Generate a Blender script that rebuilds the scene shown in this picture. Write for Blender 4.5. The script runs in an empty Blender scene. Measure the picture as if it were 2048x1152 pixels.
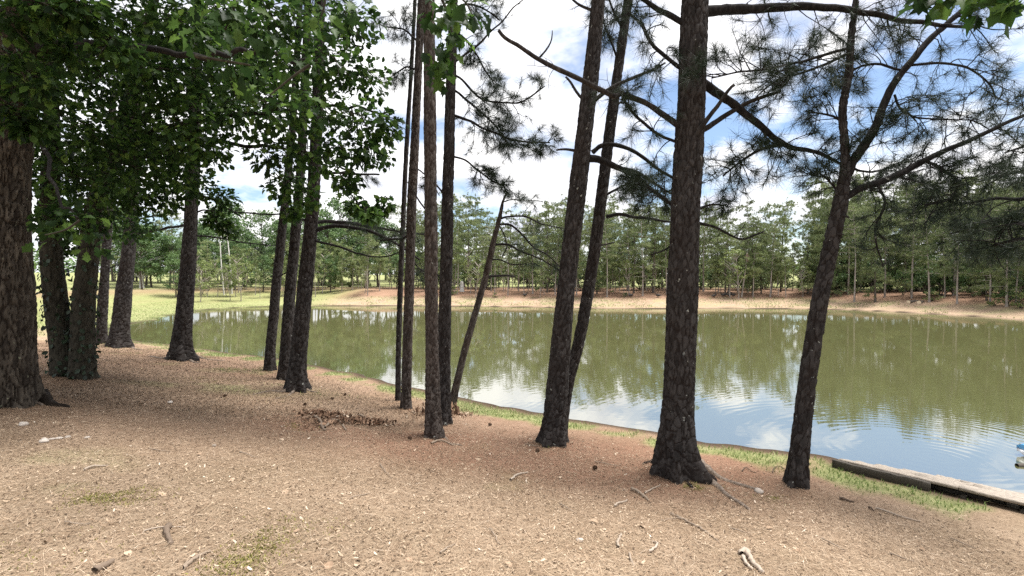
import bpy, math, random
import numpy as np
from mathutils import Vector, Matrix, Quaternion

rng = np.random.default_rng(11)
random.seed(11)
scene = bpy.context.scene
COL = scene.collection

# ------------------------------------------------------------------ camera, sky, sun, exposure
F, CX, CY = 1000.0, 1024.0, 576.0          # focal length and centre of the photograph in its own pixels
EYE = 1.6
PITCH = math.atan(24 / F)
cam_d = bpy.data.cameras.new('camera')
cam_d.sensor_width = 36.0
cam_d.lens = 36.0 * F / 2048.0
cam_d.clip_start = 0.05
cam_d.clip_end = 3000.0
cam = bpy.data.objects.new('camera', cam_d)
cam.location = (0, 0, EYE)
cam.rotation_euler = (math.radians(90) - PITCH, 0, 0)
COL.objects.link(cam)
scene.camera = cam

SUN_EL, SUN_AZ = math.radians(71), math.radians(80)    # azimuth clockwise from +Y (the view direction)
world = bpy.data.worlds.new('World')
scene.world = world
world.use_nodes = True
wn, wl = world.node_tree.nodes, world.node_tree.links
wn.clear()


def wnode(t, **kw):
    n = wn.new(t)
    for k, v in kw.items():
        setattr(n, k, v)
    return n


w_out = wnode('ShaderNodeOutputWorld')
w_sky = wnode('ShaderNodeTexSky', sky_type='NISHITA', sun_disc=False, sun_elevation=SUN_EL, sun_rotation=SUN_AZ,
              air_density=1.0, dust_density=0.4, ozone_density=3.4)
w_bg = wnode('ShaderNodeBackground')
w_bg.inputs['Strength'].default_value = 0.05
wl.new(w_sky.outputs[0], w_bg.inputs['Color'])
w_tc = wnode('ShaderNodeTexCoord')
# clouds: fractal noise on a flat layer overhead (direction divided by height), so they flatten towards the horizon
w_sep = wnode('ShaderNodeSeparateXYZ')
wl.new(w_tc.outputs['Generated'], w_sep.inputs[0])
w_h = wnode('ShaderNodeMath', operation='ABSOLUTE')
wl.new(w_sep.outputs['Z'], w_h.inputs[0])
w_ha = wnode('ShaderNodeMath', operation='ADD')
wl.new(w_h.outputs[0], w_ha.inputs[0])
w_ha.inputs[1].default_value = 0.34
w_dx = wnode('ShaderNodeMath', operation='DIVIDE')
w_dy = wnode('ShaderNodeMath', operation='DIVIDE')
wl.new(w_sep.outputs['X'], w_dx.inputs[0]); wl.new(w_ha.outputs[0], w_dx.inputs[1])
wl.new(w_sep.outputs['Y'], w_dy.inputs[0]); wl.new(w_ha.outputs[0], w_dy.inputs[1])
w_cmb = wnode('ShaderNodeCombineXYZ')
wl.new(w_dx.outputs[0], w_cmb.inputs[0]); wl.new(w_dy.outputs[0], w_cmb.inputs[1])
wl.new(w_h.outputs[0], w_cmb.inputs[2])
w_map = wnode('ShaderNodeMapping')
w_map.inputs['Location'].default_value = (17.6, 1.73, 3.03)
wl.new(w_cmb.outputs[0], w_map.inputs[0])
w_n1 = wnode('ShaderNodeTexNoise')
w_n1.inputs['Scale'].default_value = 1.9
w_n1.inputs['Detail'].default_value = 9.0
w_n1.inputs['Roughness'].default_value = 0.56
w_n1.inputs['Distortion'].default_value = 0.25
wl.new(w_map.outputs[0], w_n1.inputs['Vector'])
w_r1 = wnode('ShaderNodeValToRGB')
w_r1.color_ramp.elements[0].position = 0.39
w_r1.color_ramp.elements[0].color = (0.06, 0.06, 0.06, 1)
w_r1.color_ramp.elements[1].position = 0.488
w_r1.color_ramp.elements[1].color = (1, 1, 1, 1)
wl.new(w_n1.outputs['Fac'], w_r1.inputs[0])
w_n2 = wnode('ShaderNodeTexNoise')
w_n2.inputs['Scale'].default_value = 3.4
w_n2.inputs['Detail'].default_value = 6.0
wl.new(w_map.outputs[0], w_n2.inputs['Vector'])
w_r2 = wnode('ShaderNodeValToRGB')
w_r2.color_ramp.elements[0].position = 0.36
w_r2.color_ramp.elements[0].color = (0.66, 0.68, 0.77, 1)
w_r2.color_ramp.elements[1].position = 0.54
w_r2.color_ramp.elements[1].color = (1.0, 0.99, 0.985, 1)
wl.new(w_n2.outputs['Fac'], w_r2.inputs[0])
w_bg2 = wnode('ShaderNodeBackground')
w_bg2.inputs['Strength'].default_value = 0.42
wl.new(w_r2.outputs[0], w_bg2.inputs['Color'])
w_mix = wnode('ShaderNodeMixShader')
wl.new(w_r1.outputs[0], w_mix.inputs[0])
wl.new(w_bg.outputs[0], w_mix.inputs[1])
wl.new(w_bg2.outputs[0], w_mix.inputs[2])
wl.new(w_mix.outputs[0], w_out.inputs['Surface'])

sun_d = bpy.data.lights.new('sun', 'SUN')
sun_d.energy = 2.6
sun_d.angle = math.radians(24)
sun_d.color = (1.0, 0.97, 0.93)
sun = bpy.data.objects.new('sun', sun_d)
sdir = Vector((math.sin(SUN_AZ) * math.cos(SUN_EL), math.cos(SUN_AZ) * math.cos(SUN_EL), math.sin(SUN_EL)))
sun.rotation_euler = sdir.to_track_quat('Z', 'Y').to_euler()
sun.location = sdir * 60
COL.objects.link(sun)

vs = scene.view_settings
vs.view_transform = 'Standard'
vs.look = 'None'
vs.gamma = 1.0
vs.use_curve_mapping = False
vs.exposure = 1.9
scene.cycles.use_denoising = False
scene.cycles.max_bounces = 8
scene.cycles.diffuse_bounces = 3
scene.cycles.transmission_bounces = 4
scene.cycles.sample_clamp_indirect = 6.0


# ------------------------------------------------------------------ numpy helpers
def hash3(ix, iy, iz, seed=0):
    h = (ix.astype(np.int64) * 374761393 + iy.astype(np.int64) * 668265263 + iz.astype(np.int64) * 2147483647 + seed * 1274126177)
    h = (h ^ (h >> 13)) * 1274126177
    h = h & 0x7fffffff
    h = (h ^ (h >> 16)) & 0xffffff
    return h / float(0xffffff)


def vnoise(p, seed=0):
    p = np.asarray(p, float)
    i = np.floor(p).astype(np.int64)
    f = p - i
    f = f * f * (3 - 2 * f)
    r = 0
    for dx in (0, 1):
        for dy in (0, 1):
            for dz in (0, 1):
                w = (f[:, 0] if dx else 1 - f[:, 0]) * (f[:, 1] if dy else 1 - f[:, 1]) * (f[:, 2] if dz else 1 - f[:, 2])
                r = r + w * hash3(i[:, 0] + dx, i[:, 1] + dy, i[:, 2] + dz, seed)
    return r


def fbm2(x, y, scale, octaves=3, seed=0):
    s, a, tot = 0, 1.0, 0
    for o in range(octaves):
        p = np.stack([x * scale * 2 ** o, y * scale * 2 ** o, np.full_like(x, 7.3 * o)], 1)
        s = s + a * vnoise(p, seed + o)
        tot += a
        a *= 0.5
    return s / tot


def worley(p, seed=0):
    i = np.floor(p).astype(np.int64)
    f1 = np.full(len(p), 9.0)
    f2 = np.full(len(p), 9.0)
    cid = np.zeros(len(p))
    for dx in (-1, 0, 1):
        for dy in (-1, 0, 1):
            for dz in (-1, 0, 1):
                c = i + np.array([dx, dy, dz])
                q = np.stack([c[:, k] + hash3(c[:, 0], c[:, 1], c[:, 2], seed + k) for k in range(3)], 1)
                d = np.sqrt(((q - p) ** 2).sum(1))
                m = d < f1
                f2 = np.where(m, f1, np.minimum(f2, d))
                f1 = np.where(m, d, f1)
                cid = np.where(m, hash3(c[:, 0], c[:, 1], c[:, 2], seed + 5), cid)
    return f1, f2, cid


def ss(t):
    t = np.clip(t, 0, 1)
    return t * t * (3 - 2 * t)


def nrm(v):
    v = np.asarray(v, float)
    return v / np.maximum(np.linalg.norm(v, axis=-1, keepdims=True), 1e-9)


def catmull(pts, n, closed=False):
    pts = np.asarray(pts, float)
    m = len(pts)
    if closed:
        idx = np.arange(m)
        t = np.linspace(0, m, n, endpoint=False)
        get = lambda k: pts[k % m]
    else:
        t = np.linspace(0, m - 1, n)
        get = lambda k: pts[np.clip(k, 0, m - 1)]
    i = np.minimum(np.floor(t).astype(int), m - 1 if closed else m - 2)
    u = (t - i)[:, None]
    p0, p1, p2, p3 = get(i - 1), get(i), get(i + 1), get(i + 2)
    return 0.5 * (2 * p1 + (p2 - p0) * u + (2 * p0 - 5 * p1 + 4 * p2 - p3) * u ** 2 + (3 * p1 - p0 - 3 * p2 + p3) * u ** 3)


def mesh_np(name, verts, faces, mat=None, smooth=False, attrs=None):
    """verts (n,3); faces (m,k) with one k, or a list of such arrays."""
    if not isinstance(faces, list):
        faces = [faces]
    verts = np.asarray(verts, np.float32)
    me = bpy.data.meshes.new(name)
    me.vertices.add(len(verts))
    me.vertices.foreach_set('co', verts.ravel())
    loops = np.concatenate([np.asarray(f, np.int32).ravel() for f in faces])
    tot = np.concatenate([np.full(len(f), np.asarray(f).shape[1], np.int32) for f in faces])
    start = np.concatenate([[0], np.cumsum(tot)[:-1]]).astype(np.int32)
    me.loops.add(len(loops))
    me.loops.foreach_set('vertex_index', loops)
    me.polygons.add(len(tot))
    me.polygons.foreach_set('loop_start', start)
    me.polygons.foreach_set('loop_total', tot)
    if smooth:
        me.polygons.foreach_set('use_smooth', np.ones(len(tot), bool))
    for k, v in (attrs or {}).items():
        a = me.attributes.new(k, 'FLOAT', 'POINT')
        a.data.foreach_set('value', np.asarray(v, np.float32))
    me.update(calc_edges=True)
    if mat:
        me.materials.append(mat)
    return me


def link(name, me, parent=None, **props):
    o = bpy.data.objects.new(name, me)
    COL.objects.link(o)
    if parent is not None:
        o.parent = parent
    for k, v in props.items():
        o[k] = v
    return o


def thing(name, label, cat, loc=(0, 0, 0), group=None):
    o = bpy.data.objects.new(name, None)
    o.location = loc
    o.empty_display_size = 0.2
    COL.objects.link(o)
    o['label'] = label
    o['category'] = cat
    if group:
        o['group'] = group
    return o


def part(name, parent, verts, faces, mat, smooth=False, attrs=None, **props):
    """A mesh given in world coordinates, linked as a child of an unrotated empty."""
    v = np.asarray(verts, float) - np.array(parent.location)
    return link(name, mesh_np(name, v, faces, mat, smooth, attrs), parent, **props)


class Bag:
    """Collects pieces of one part."""
    def __init__(self):
        self.v, self.f, self.t, self.n = [], {}, [], 0

    def add(self, v, f, t=None):
        v = np.asarray(v, float)
        f = np.asarray(f)
        self.v.append(v)
        self.f.setdefault(f.shape[1], []).append(f + self.n)
        self.t.append(np.full(len(v), rng.random()) if t is None else np.broadcast_to(np.asarray(t, float), (len(v),)))
        self.n += len(v)

    def get(self):
        return np.concatenate(self.v), [np.concatenate(x) for x in self.f.values()], {'tint': np.concatenate(self.t)}

    def part(self, name, parent, mat, smooth=False, **props):
        if not self.n:
            return None
        v, f, a = self.get()
        return part(name, parent, v, f, mat, smooth, a, **props)


# ------------------------------------------------------------------ materials
def mat_new(name):
    m = bpy.data.materials.new(name)
    m.use_nodes = True
    nt = m.node_tree
    b = nt.nodes['Principled BSDF']
    return m, nt.nodes, nt.links, b


def ramp(nodes, stops):
    r = nodes.new('ShaderNodeValToRGB')
    e = r.color_ramp.elements
    while len(e) < len(stops):
        e.new(0.5)
    for el, (p, c) in zip(e, stops):
        el.position = p
        el.color = (*c, 1)
    return r


def attr(nodes, name):
    a = nodes.new('ShaderNodeAttribute')
    a.attribute_name = name
    return a


def noise(nodes, links, scale, detail=4, rough=0.55, coord='Object', stretch=None, dist=0.0):
    tc = nodes.new('ShaderNodeTexCoord')
    n = nodes.new('ShaderNodeTexNoise')
    n.inputs['Scale'].default_value = scale
    n.inputs['Detail'].default_value = detail
    n.inputs['Roughness'].default_value = rough
    n.inputs['Distortion'].default_value = dist
    src = tc.outputs[coord]
    if stretch:
        mp = nodes.new('ShaderNodeMapping')
        mp.inputs['Scale'].default_value = stretch
        links.new(src, mp.inputs[0])
        src = mp.outputs[0]
    links.new(src, n.inputs['Vector'])
    return n


def mixc(nodes, links, fac, a, b):
    m = nodes.new('ShaderNodeMix')
    m.data_type = 'RGBA'
    for sock, val in ((m.inputs[0], fac), (m.inputs[6], a), (m.inputs[7], b)):
        if hasattr(val, 'is_linked'):
            links.new(val, sock)
        elif isinstance(val, (int, float)):
            sock.default_value = val
        else:
            sock.default_value = (*val, 1)
    return m.outputs[2]


def math_n(nodes, links, op, a, b=None, clamp=False):
    m = nodes.new('ShaderNodeMath')
    m.operation = op
    m.use_clamp = clamp
    for k, val in enumerate((a, b)):
        if val is None:
            continue
        if hasattr(val, 'is_linked'):
            links.new(val, m.inputs[k])
        else:
            m.inputs[k].default_value = val
    return m.outputs[0]


def bump(nodes, links, height, strength, dist, b):
    bp = nodes.new('ShaderNodeBump')
    bp.inputs['Strength'].default_value = strength
    bp.inputs['Distance'].default_value = dist
    links.new(height, bp.inputs['Height'])
    links.new(bp.outputs[0], b.inputs['Normal'])


def foliage_mat(name, stops, rough=0.55, trans=0.35, tcol=None, spec=0.35):
    """Leaf or needle: diffuse and gloss with some light coming through."""
    m, N, L, b = mat_new(name)
    r = ramp(N, stops)
    L.new(attr(N, 'tint').outputs['Fac'], r.inputs[0])
    L.new(r.outputs[0], b.inputs['Base Color'])
    b.inputs['Roughness'].default_value = rough
    b.inputs['Specular IOR Level'].default_value = spec
    tr = N.new('ShaderNodeBsdfTranslucent')
    if tcol:
        tr.inputs[0].default_value = (*tcol, 1)
    else:
        L.new(r.outputs[0], tr.inputs[0])
    mx = N.new('ShaderNodeMixShader')
    mx.inputs[0].default_value = trans
    L.new(b.outputs[0], mx.inputs[1])
    L.new(tr.outputs[0], mx.inputs[2])
    L.new(mx.outputs[0], N['Material Output'].inputs[0])
    return m


def tint_mat(name, stops, rough=0.9, spec=0.15):
    m, N, L, b = mat_new(name)
    r = ramp(N, stops)
    L.new(attr(N, 'tint').outputs['Fac'], r.inputs[0])
    n = noise(N, L, 35, 3)
    c = mixc(N, L, math_n(N, L, 'MULTIPLY', n.outputs['Fac'], 0.35), r.outputs[0], (0.10, 0.065, 0.04))
    L.new(c, b.inputs['Base Color'])
    b.inputs['Roughness'].default_value = rough
    b.inputs['Specular IOR Level'].default_value = spec
    return m


def bark_mat(name, dark, mid, light, lichen=0.0, lcol=(0.36, 0.37, 0.33), scale=1.0, stretch=(1, 1, 0.28), warm=None, plates=False, crackc=(0.014, 0.009, 0.007)):
    m, N, L, b = mat_new(name)
    n1 = noise(N, L, 26 * scale, 6, 0.62, stretch=stretch)
    r = ramp(N, [(0.28, dark), (0.52, mid), (0.78, light)])
    L.new(n1.outputs['Fac'], r.inputs[0])
    col = r.outputs[0]
    if warm:
        n3 = noise(N, L, 2.2, 3)
        rw = ramp(N, [(0.42, (0, 0, 0)), (0.68, (0.7, 0.7, 0.7))])
        L.new(n3.outputs['Fac'], rw.inputs[0])
        col = mixc(N, L, rw.outputs[0], col, warm)
    if plates:
        pl = attr(N, 'plate').outputs['Fac']
        ck = attr(N, 'crack').outputs['Fac']
        col = mixc(N, L, math_n(N, L, 'MULTIPLY', pl, 0.42), col, light)
        col = mixc(N, L, math_n(N, L, 'MULTIPLY', math_n(N, L, 'SUBTRACT', 1.0, ck), 0.8), col, crackc)
    if lichen:
        n2 = noise(N, L, 21, 2, 0.4)
        n4 = noise(N, L, 2.6, 2)
        rl = ramp(N, [(0.775 - 0.06 * lichen, (0, 0, 0)), (0.80 - 0.06 * lichen, (0.6, 0.6, 0.6))])
        s = math_n(N, L, 'ADD', n2.outputs['Fac'], math_n(N, L, 'MULTIPLY', math_n(N, L, 'SUBTRACT', n4.outputs['Fac'], 0.5), 0.25))
        L.new(s, rl.inputs[0])
        col = mixc(N, L, rl.outputs[0], col, lcol)
    L.new(col, b.inputs['Base Color'])
    b.inputs['Roughness'].default_value = 0.92
    b.inputs['Specular IOR Level'].default_value = 0.12
    bump(N, L, n1.outputs['Fac'], 0.55, 0.012, b)
    return m


M = {}
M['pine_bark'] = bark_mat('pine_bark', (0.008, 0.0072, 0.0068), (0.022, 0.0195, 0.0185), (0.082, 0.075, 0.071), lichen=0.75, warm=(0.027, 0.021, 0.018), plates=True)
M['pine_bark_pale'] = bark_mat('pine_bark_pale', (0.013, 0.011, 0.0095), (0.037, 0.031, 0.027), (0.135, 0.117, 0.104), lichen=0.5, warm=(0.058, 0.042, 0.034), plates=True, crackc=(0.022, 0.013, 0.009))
M['oak_bark'] = bark_mat('oak_bark', (0.010, 0.008, 0.0065), (0.031, 0.025, 0.020), (0.135, 0.115, 0.090), lichen=0.5, lcol=(0.28, 0.30, 0.20), stretch=(1, 1, 0.22), scale=0.9, plates=True, crackc=(0.016, 0.011, 0.008))
M['ivy_bark'] = bark_mat('ivy_bark', (0.016, 0.015, 0.011), (0.040, 0.036, 0.027), (0.075, 0.068, 0.050), lichen=0.9, lcol=(0.10, 0.14, 0.06))
M['branch'] = bark_mat('branch_bark', (0.007, 0.006, 0.006), (0.017, 0.015, 0.014), (0.042, 0.037, 0.034), lichen=0.3)
M['dead_branch'] = bark_mat('dead_branch_bark', (0.012, 0.010, 0.009), (0.030, 0.026, 0.024), (0.075, 0.065, 0.058))
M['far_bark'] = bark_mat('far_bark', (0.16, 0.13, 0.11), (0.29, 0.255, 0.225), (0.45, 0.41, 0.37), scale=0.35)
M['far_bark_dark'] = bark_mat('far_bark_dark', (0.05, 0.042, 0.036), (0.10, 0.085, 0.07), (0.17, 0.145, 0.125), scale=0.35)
M['white_bark'] = bark_mat('white_bark', (0.38, 0.36, 0.33), (0.58, 0.56, 0.53), (0.70, 0.68, 0.65), scale=0.5)
M['root'] = bark_mat('root_bark', (0.07, 0.052, 0.04), (0.16, 0.125, 0.098), (0.30, 0.245, 0.20), stretch=(1, 1, 1))
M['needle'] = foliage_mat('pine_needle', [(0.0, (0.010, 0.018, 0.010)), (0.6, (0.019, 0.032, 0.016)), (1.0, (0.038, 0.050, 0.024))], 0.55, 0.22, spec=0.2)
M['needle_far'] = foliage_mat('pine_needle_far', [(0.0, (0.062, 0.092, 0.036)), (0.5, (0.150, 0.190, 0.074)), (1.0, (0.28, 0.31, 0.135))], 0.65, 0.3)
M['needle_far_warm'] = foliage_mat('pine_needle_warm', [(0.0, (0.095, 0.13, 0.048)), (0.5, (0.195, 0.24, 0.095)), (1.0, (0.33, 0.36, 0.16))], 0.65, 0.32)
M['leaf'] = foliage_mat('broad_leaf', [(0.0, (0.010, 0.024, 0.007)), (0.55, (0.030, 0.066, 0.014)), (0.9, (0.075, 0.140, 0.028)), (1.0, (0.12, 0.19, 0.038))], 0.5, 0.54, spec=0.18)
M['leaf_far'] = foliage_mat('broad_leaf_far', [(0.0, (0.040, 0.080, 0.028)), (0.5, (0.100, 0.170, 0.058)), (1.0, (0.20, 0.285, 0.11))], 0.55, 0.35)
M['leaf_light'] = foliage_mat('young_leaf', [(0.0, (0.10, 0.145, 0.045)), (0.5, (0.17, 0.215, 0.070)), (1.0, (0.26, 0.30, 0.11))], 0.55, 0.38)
M['ivy'] = foliage_mat('ivy_leaf', [(0.0, (0.009, 0.018, 0.008)), (1.0, (0.028, 0.050, 0.022))], 0.5, 0.2)
M['grass'] = foliage_mat('grass_blade', [(0.0, (0.09, 0.15, 0.035)), (0.5, (0.16, 0.225, 0.06)), (1.0, (0.27, 0.32, 0.11))], 0.6, 0.3)
M['straw'] = foliage_mat('pine_straw', [(0.0, (0.13, 0.080, 0.046)), (0.4, (0.31, 0.212, 0.138)), (0.8, (0.51, 0.392, 0.275)), (1.0, (0.66, 0.54, 0.41))], 0.8, 0.1, spec=0.2)
M['chip'] = foliage_mat('leaf_litter', [(0.0, (0.065, 0.041, 0.026)), (0.3, (0.205, 0.142, 0.092)), (0.7, (0.435, 0.330, 0.228)), (0.95, (0.57, 0.455, 0.340)), (1.0, (0.70, 0.61, 0.49))], 0.8, 0.1, spec=0.2)
M['stick'] = tint_mat('stick_wood', [(0.0, (0.11, 0.08, 0.06)), (0.5, (0.26, 0.205, 0.155)), (1.0, (0.45, 0.38, 0.31))])
M['stone'] = tint_mat('pale_stone', [(0.0, (0.28, 0.24, 0.20)), (1.0, (0.56, 0.50, 0.44))])
M['dry_leaf'] = tint_mat('dry_leaf', [(0.0, (0.30, 0.20, 0.13)), (0.5, (0.50, 0.38, 0.27)), (1.0, (0.70, 0.60, 0.48))], 0.7)
M['rot'] = tint_mat('rotten_red_wood', [(0.0, (0.04, 0.024, 0.016)), (0.5, (0.16, 0.092, 0.058)), (0.85, (0.32, 0.205, 0.135)), (1.0, (0.55, 0.44, 0.33))])
M['moss'] = foliage_mat('moss', [(0.0, (0.13, 0.135, 0.03)), (0.5, (0.23, 0.22, 0.06)), (1.0, (0.34, 0.31, 0.11))], 0.9, 0.15, spec=0.1)
M['cone'] = tint_mat('pine_cone', [(0.0, (0.045, 0.028, 0.020)), (1.0, (0.16, 0.10, 0.065))])

# ------------------------------------------------------------------ terrain
ZW = -0.8       # water level; the ground under the camera is at 0
SHORE = [(5.12, 5.02), (4.28, 5.92), (4.10, 6.50), (3.45, 6.78), (2.67, 7.1), (2.02, 7.6), (0.87, 8.3), (0.0, 8.9), (-0.9, 9.56), (-2.97, 11.27),
         (-4.28, 12.4), (-6.55, 14.1), (-10.1, 16.2), (-13.7, 18.2), (-17.3, 20.8), (-18.9, 24.0), (-19.6, 27.3), (-21.0, 31.0), (-21.6, 35.0), (-20.4, 38.2), (-16.7, 39.6),
         (-8.2, 40.0), (0.0, 38.7), (7.9, 36.6), (17.6, 36.7), (23.5, 35.2), (26.3, 31.6), (27.6, 27.0), (27.8, 20.0), (25.0, 13.0), (19.0, 7.0), (13.0, 4.2), (9.0, 3.4), (6.4, 4.0)]
OUTL = catmull(SHORE, 180, closed=True)
OUTL[:, :] += 0.12 * np.stack([np.sin(np.arange(180) * 2.1) + np.sin(np.arange(180) * 0.77), np.cos(np.arange(180) * 1.7)], 1) * np.clip(np.linalg.norm(OUTL, axis=1) / 25, 0.35, 1.2)[:, None]


def pond_sd(x, y):
    """Distance to the shoreline, negative over the water."""
    a, b = OUTL, np.roll(OUTL, -1, 0)
    best = np.full(x.shape, 1e9)
    ins = np.zeros(x.shape, bool)
    for k in range(len(a)):
        ax, ay, bx, by = a[k, 0], a[k, 1], b[k, 0], b[k, 1]
        dx, dy = bx - ax, by - ay
        t = np.clip(((x - ax) * dx + (y - ay) * dy) / (dx * dx + dy * dy + 1e-12), 0, 1)
        best = np.minimum(best, (x - ax - t * dx) ** 2 + (y - ay - t * dy) ** 2)
        if ay != by:
            ins ^= ((ay > y) != (by > y)) & (x < (bx - ax) * (y - ay) / (by - ay) + ax)
    d = np.sqrt(best)
    return np.where(ins, -d, d)


GX, GY = np.linspace(-60, 60, 601), np.linspace(-10, 90, 501)
_gx, _gy = np.meshgrid(GX, GY)
SDG = pond_sd(_gx.ravel(), _gy.ravel()).reshape(_gx.shape)


def sdist(x, y):
    fx = np.clip((x + 60) / 0.2, 0, 599.999)
    fy = np.clip((y + 10) / 0.2, 0, 499.999)
    i, j = np.floor(fx).astype(int), np.floor(fy).astype(int)
    u, v = fx - i, fy - j
    return SDG[j, i] * (1 - u) * (1 - v) + SDG[j, i + 1] * u * (1 - v) + SDG[j + 1, i] * (1 - u) * v + SDG[j + 1, i + 1] * u * v


PIT = (-2.75, 6.75)


MOUNDS = []


def height(x, y):
    x = np.asarray(x, float); y = np.asarray(y, float)
    d = sdist(x, y)
    dp = np.maximum(d, 0)
    near = 0.04 + 0.76 * ss(dp / 7.5)
    rise = 8 + 7 * ss((-x - 12) / 10)
    far = 0.05 + 0.95 * ss(dp / rise) + 0.036 * np.clip(dp - 8, 0, 55)
    w = ss((y - 14) / 12)
    z = ZW + near * (1 - w) + far * w
    rough = np.clip(dp / 1.2, 0, 1)
    z = z + rough * (0.07 * (fbm2(x, y, 0.55, 2, 3) - 0.5) + 0.022 * (fbm2(x, y, 3.2, 2, 5) - 0.5))
    r2 = ((x - PIT[0]) ** 2 + (y - PIT[1]) ** 2)
    z = z - 0.10 * np.exp(-r2 / 0.05) + 0.06 * np.exp(-((x - PIT[0] - 0.55) ** 2 + (y - PIT[1] + 0.12) ** 2) / 0.10)
    for mx, my, mr, mh in MOUNDS:
        z = z + mh * np.exp(-((x - mx) ** 2 + (y - my) ** 2) / (mr * mr))
    z = np.where(d < 0, z - np.minimum(1.5, 0.34 * -d), z)
    return z


def h1(x, y):
    return float(height(np.array([x]), np.array([y]))[0])


def ray(px, py):
    cp, sp = math.cos(PITCH), math.sin(PITCH)
    u = (CY - py) / F
    return np.array([(px - CX) / F, cp + u * sp, -sp + u * cp])


def at(px, py, Y):
    """The point seen at a pixel of the photograph, Y metres ahead."""
    d = ray(px, py)
    return np.array([0, 0, EYE]) + d * (Y / d[1])


_T = np.concatenate([np.arange(1.5, 30, 0.02), np.arange(30, 120, 0.1)])


def on_ground(px, py):
    d = ray(px, py)
    P = np.array([0, 0, EYE])[None] + d[None] * _T[:, None]
    hit = np.where(P[:, 2] <= np.maximum(height(P[:, 0], P[:, 1]), ZW))[0]
    k = hit[0] if len(hit) else len(_T) - 1
    return P[k]


for _px, _py, _r, _h in ((1352, 946, 0.42, 0.09), (1590, 968, 0.28, 0.05), (1105, 884, 0.32, 0.06), (868, 872, 0.28, 0.05), (890, 846, 0.3, 0.05), (813, 816, 0.25, 0.04), (594, 778, 0.4, 0.09), (566, 758, 0.3, 0.05),
                         (539, 740, 0.3, 0.05), (364, 718, 0.55, 0.12), (242, 692, 0.6, 0.12), (28, 806, 0.8, 0.10), (150, 752, 0.7, 0.08)):
    _p = on_ground(_px, _py)
    MOUNDS.append((_p[0], _p[1], _r, _h))


def axis(segs):
    out = [segs[0][0]]
    for a, b, step in segs:
        n = max(1, int(round(abs(b - a) / step)))
        out += list(np.linspace(a, b, n + 1)[1:])
    return np.array(out)


xs = axis([(-900, -120, 60), (-120, -40, 4), (-40, -12, 0.8), (-12, -6, 0.14), (-6, 6, 0.075), (6, 12, 0.16), (12, 40, 0.8), (40, 120, 4), (120, 900, 60)])
ys = axis([(-300, -20, 20), (-20, 0, 1.0), (0, 1.6, 0.2), (1.6, 9, 0.075), (9, 20, 0.16), (20, 60, 0.5), (60, 120, 4), (120, 1200, 60)])
gx, gy = np.meshgrid(xs, ys)
X, Y = gx.ravel(), gy.ravel()
Z = height(X, Y)
nx, ny = len(xs), len(ys)
ii = np.arange(nx * ny).reshape(ny, nx)
quads = np.stack([ii[:-1, :-1].ravel(), ii[:-1, 1:].ravel(), ii[1:, 1:].ravel(), ii[1:, :-1].ravel()], 1)
D = sdist(X, Y)


def masks(X, Y, D):
    n1 = fbm2(X, Y, 0.5, 3, 21)
    n2 = fbm2(X, Y, 1.9, 3, 31)
    nearw = 1 - ss((Y - 14) / 10 + 0.35 * np.clip(-X - 10, 0, 20) / 20)
    strip = ss((D - 0.10) / 0.14) * (1 - ss((D - 0.12 - 0.62 * n2) / 0.35)) * ss((n2 - 0.30) / 0.2)
    moss = ss((n1 - 0.62) / 0.08) * ss((n2 - 0.5) / 0.1) * 0.25
    moss = moss + 0.75 * ss((n2 - 0.45) / 0.15) * np.exp(-(((X + 5.6) / 1.6) ** 2 + ((Y - 9.3) / 0.55) ** 2))
    lawn = ss((D - 12) / 4)
    leftlawn = ss((-X - 13) / 5) * ss((Y - 19) / 4)
    farstrip = ss((D - 0.3) / 1.0) * (1 - ss((D - 2.0 - 2.2 * n1) / 1.6))
    farg = np.maximum.reduce([lawn, leftlawn * (1 - 0.6 * ss((D - 9) / 3) * (1 - ss((D - 16) / 3))), 0.5 * farstrip * ss((n2 - 0.4) / 0.25)])
    grass = nearw * np.maximum(strip, moss) + (1 - nearw) * farg
    red_near = np.clip(0.10 + 0.55 * ss((Y - 4.2) / 2.2) * (0.35 + 0.9 * n1) + 0.9 * np.exp(-((X - 1.4) ** 2 / 3.2 + (Y - 5.7) ** 2 / 1.3)) + 0.7 * np.exp(-((X + 0.9) ** 2 / 0.8 + (Y - 6.3) ** 2 / 0.7)) + 0.5 * np.exp(-((X + 2.7) ** 2 / 0.9 + (Y - 6.8) ** 2 / 0.4)), 0, 1)
    red_far = ss((D - 2.0 - 1.5 * n1) / 2) * (1 - lawn) * 0.8
    red = nearw * red_near + (1 - nearw) * red_far
    pale = (1 - nearw) * (1 - ss((D - 3) / 2))
    mud = 1 - ss((D - 0.02) / (0.12 + 0.30 * n2))
    return grass, red, pale, mud


g_grass, g_red, g_pale, g_mud = masks(X, Y, D)

m, N, L, b = mat_new('forest_floor')
nA = noise(N, L, 55, 8, 0.68)
nB = noise(N, L, 7, 5, 0.6)
nC = noise(N, L, 1.3, 4, 0.55)
rA = ramp(N, [(0.28, (0.135, 0.091, 0.058)), (0.50, (0.345, 0.255, 0.172)), (0.74, (0.57, 0.450, 0.330))])
L.new(nA.outputs['Fac'], rA.inputs[0])
rB = ramp(N, [(0.30, (0.205, 0.145, 0.096)), (0.7, (0.49, 0.385, 0.278))])
L.new(nB.outputs['Fac'], rB.inputs[0])
col = mixc(N, L, 0.42, rA.outputs[0], rB.outputs[0])
rR = ramp(N, [(0.3, (0.12, 0.050, 0.030)), (0.7, (0.33, 0.175, 0.115))])
L.new(nA.outputs['Fac'], rR.inputs[0])
nD = noise(N, L, 0.75, 4, 0.6)
rD = ramp(N, [(0.36, (0, 0, 0)), (0.62, (0.75, 0.75, 0.75))])
L.new(nD.outputs['Fac'], rD.inputs[0])
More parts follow.
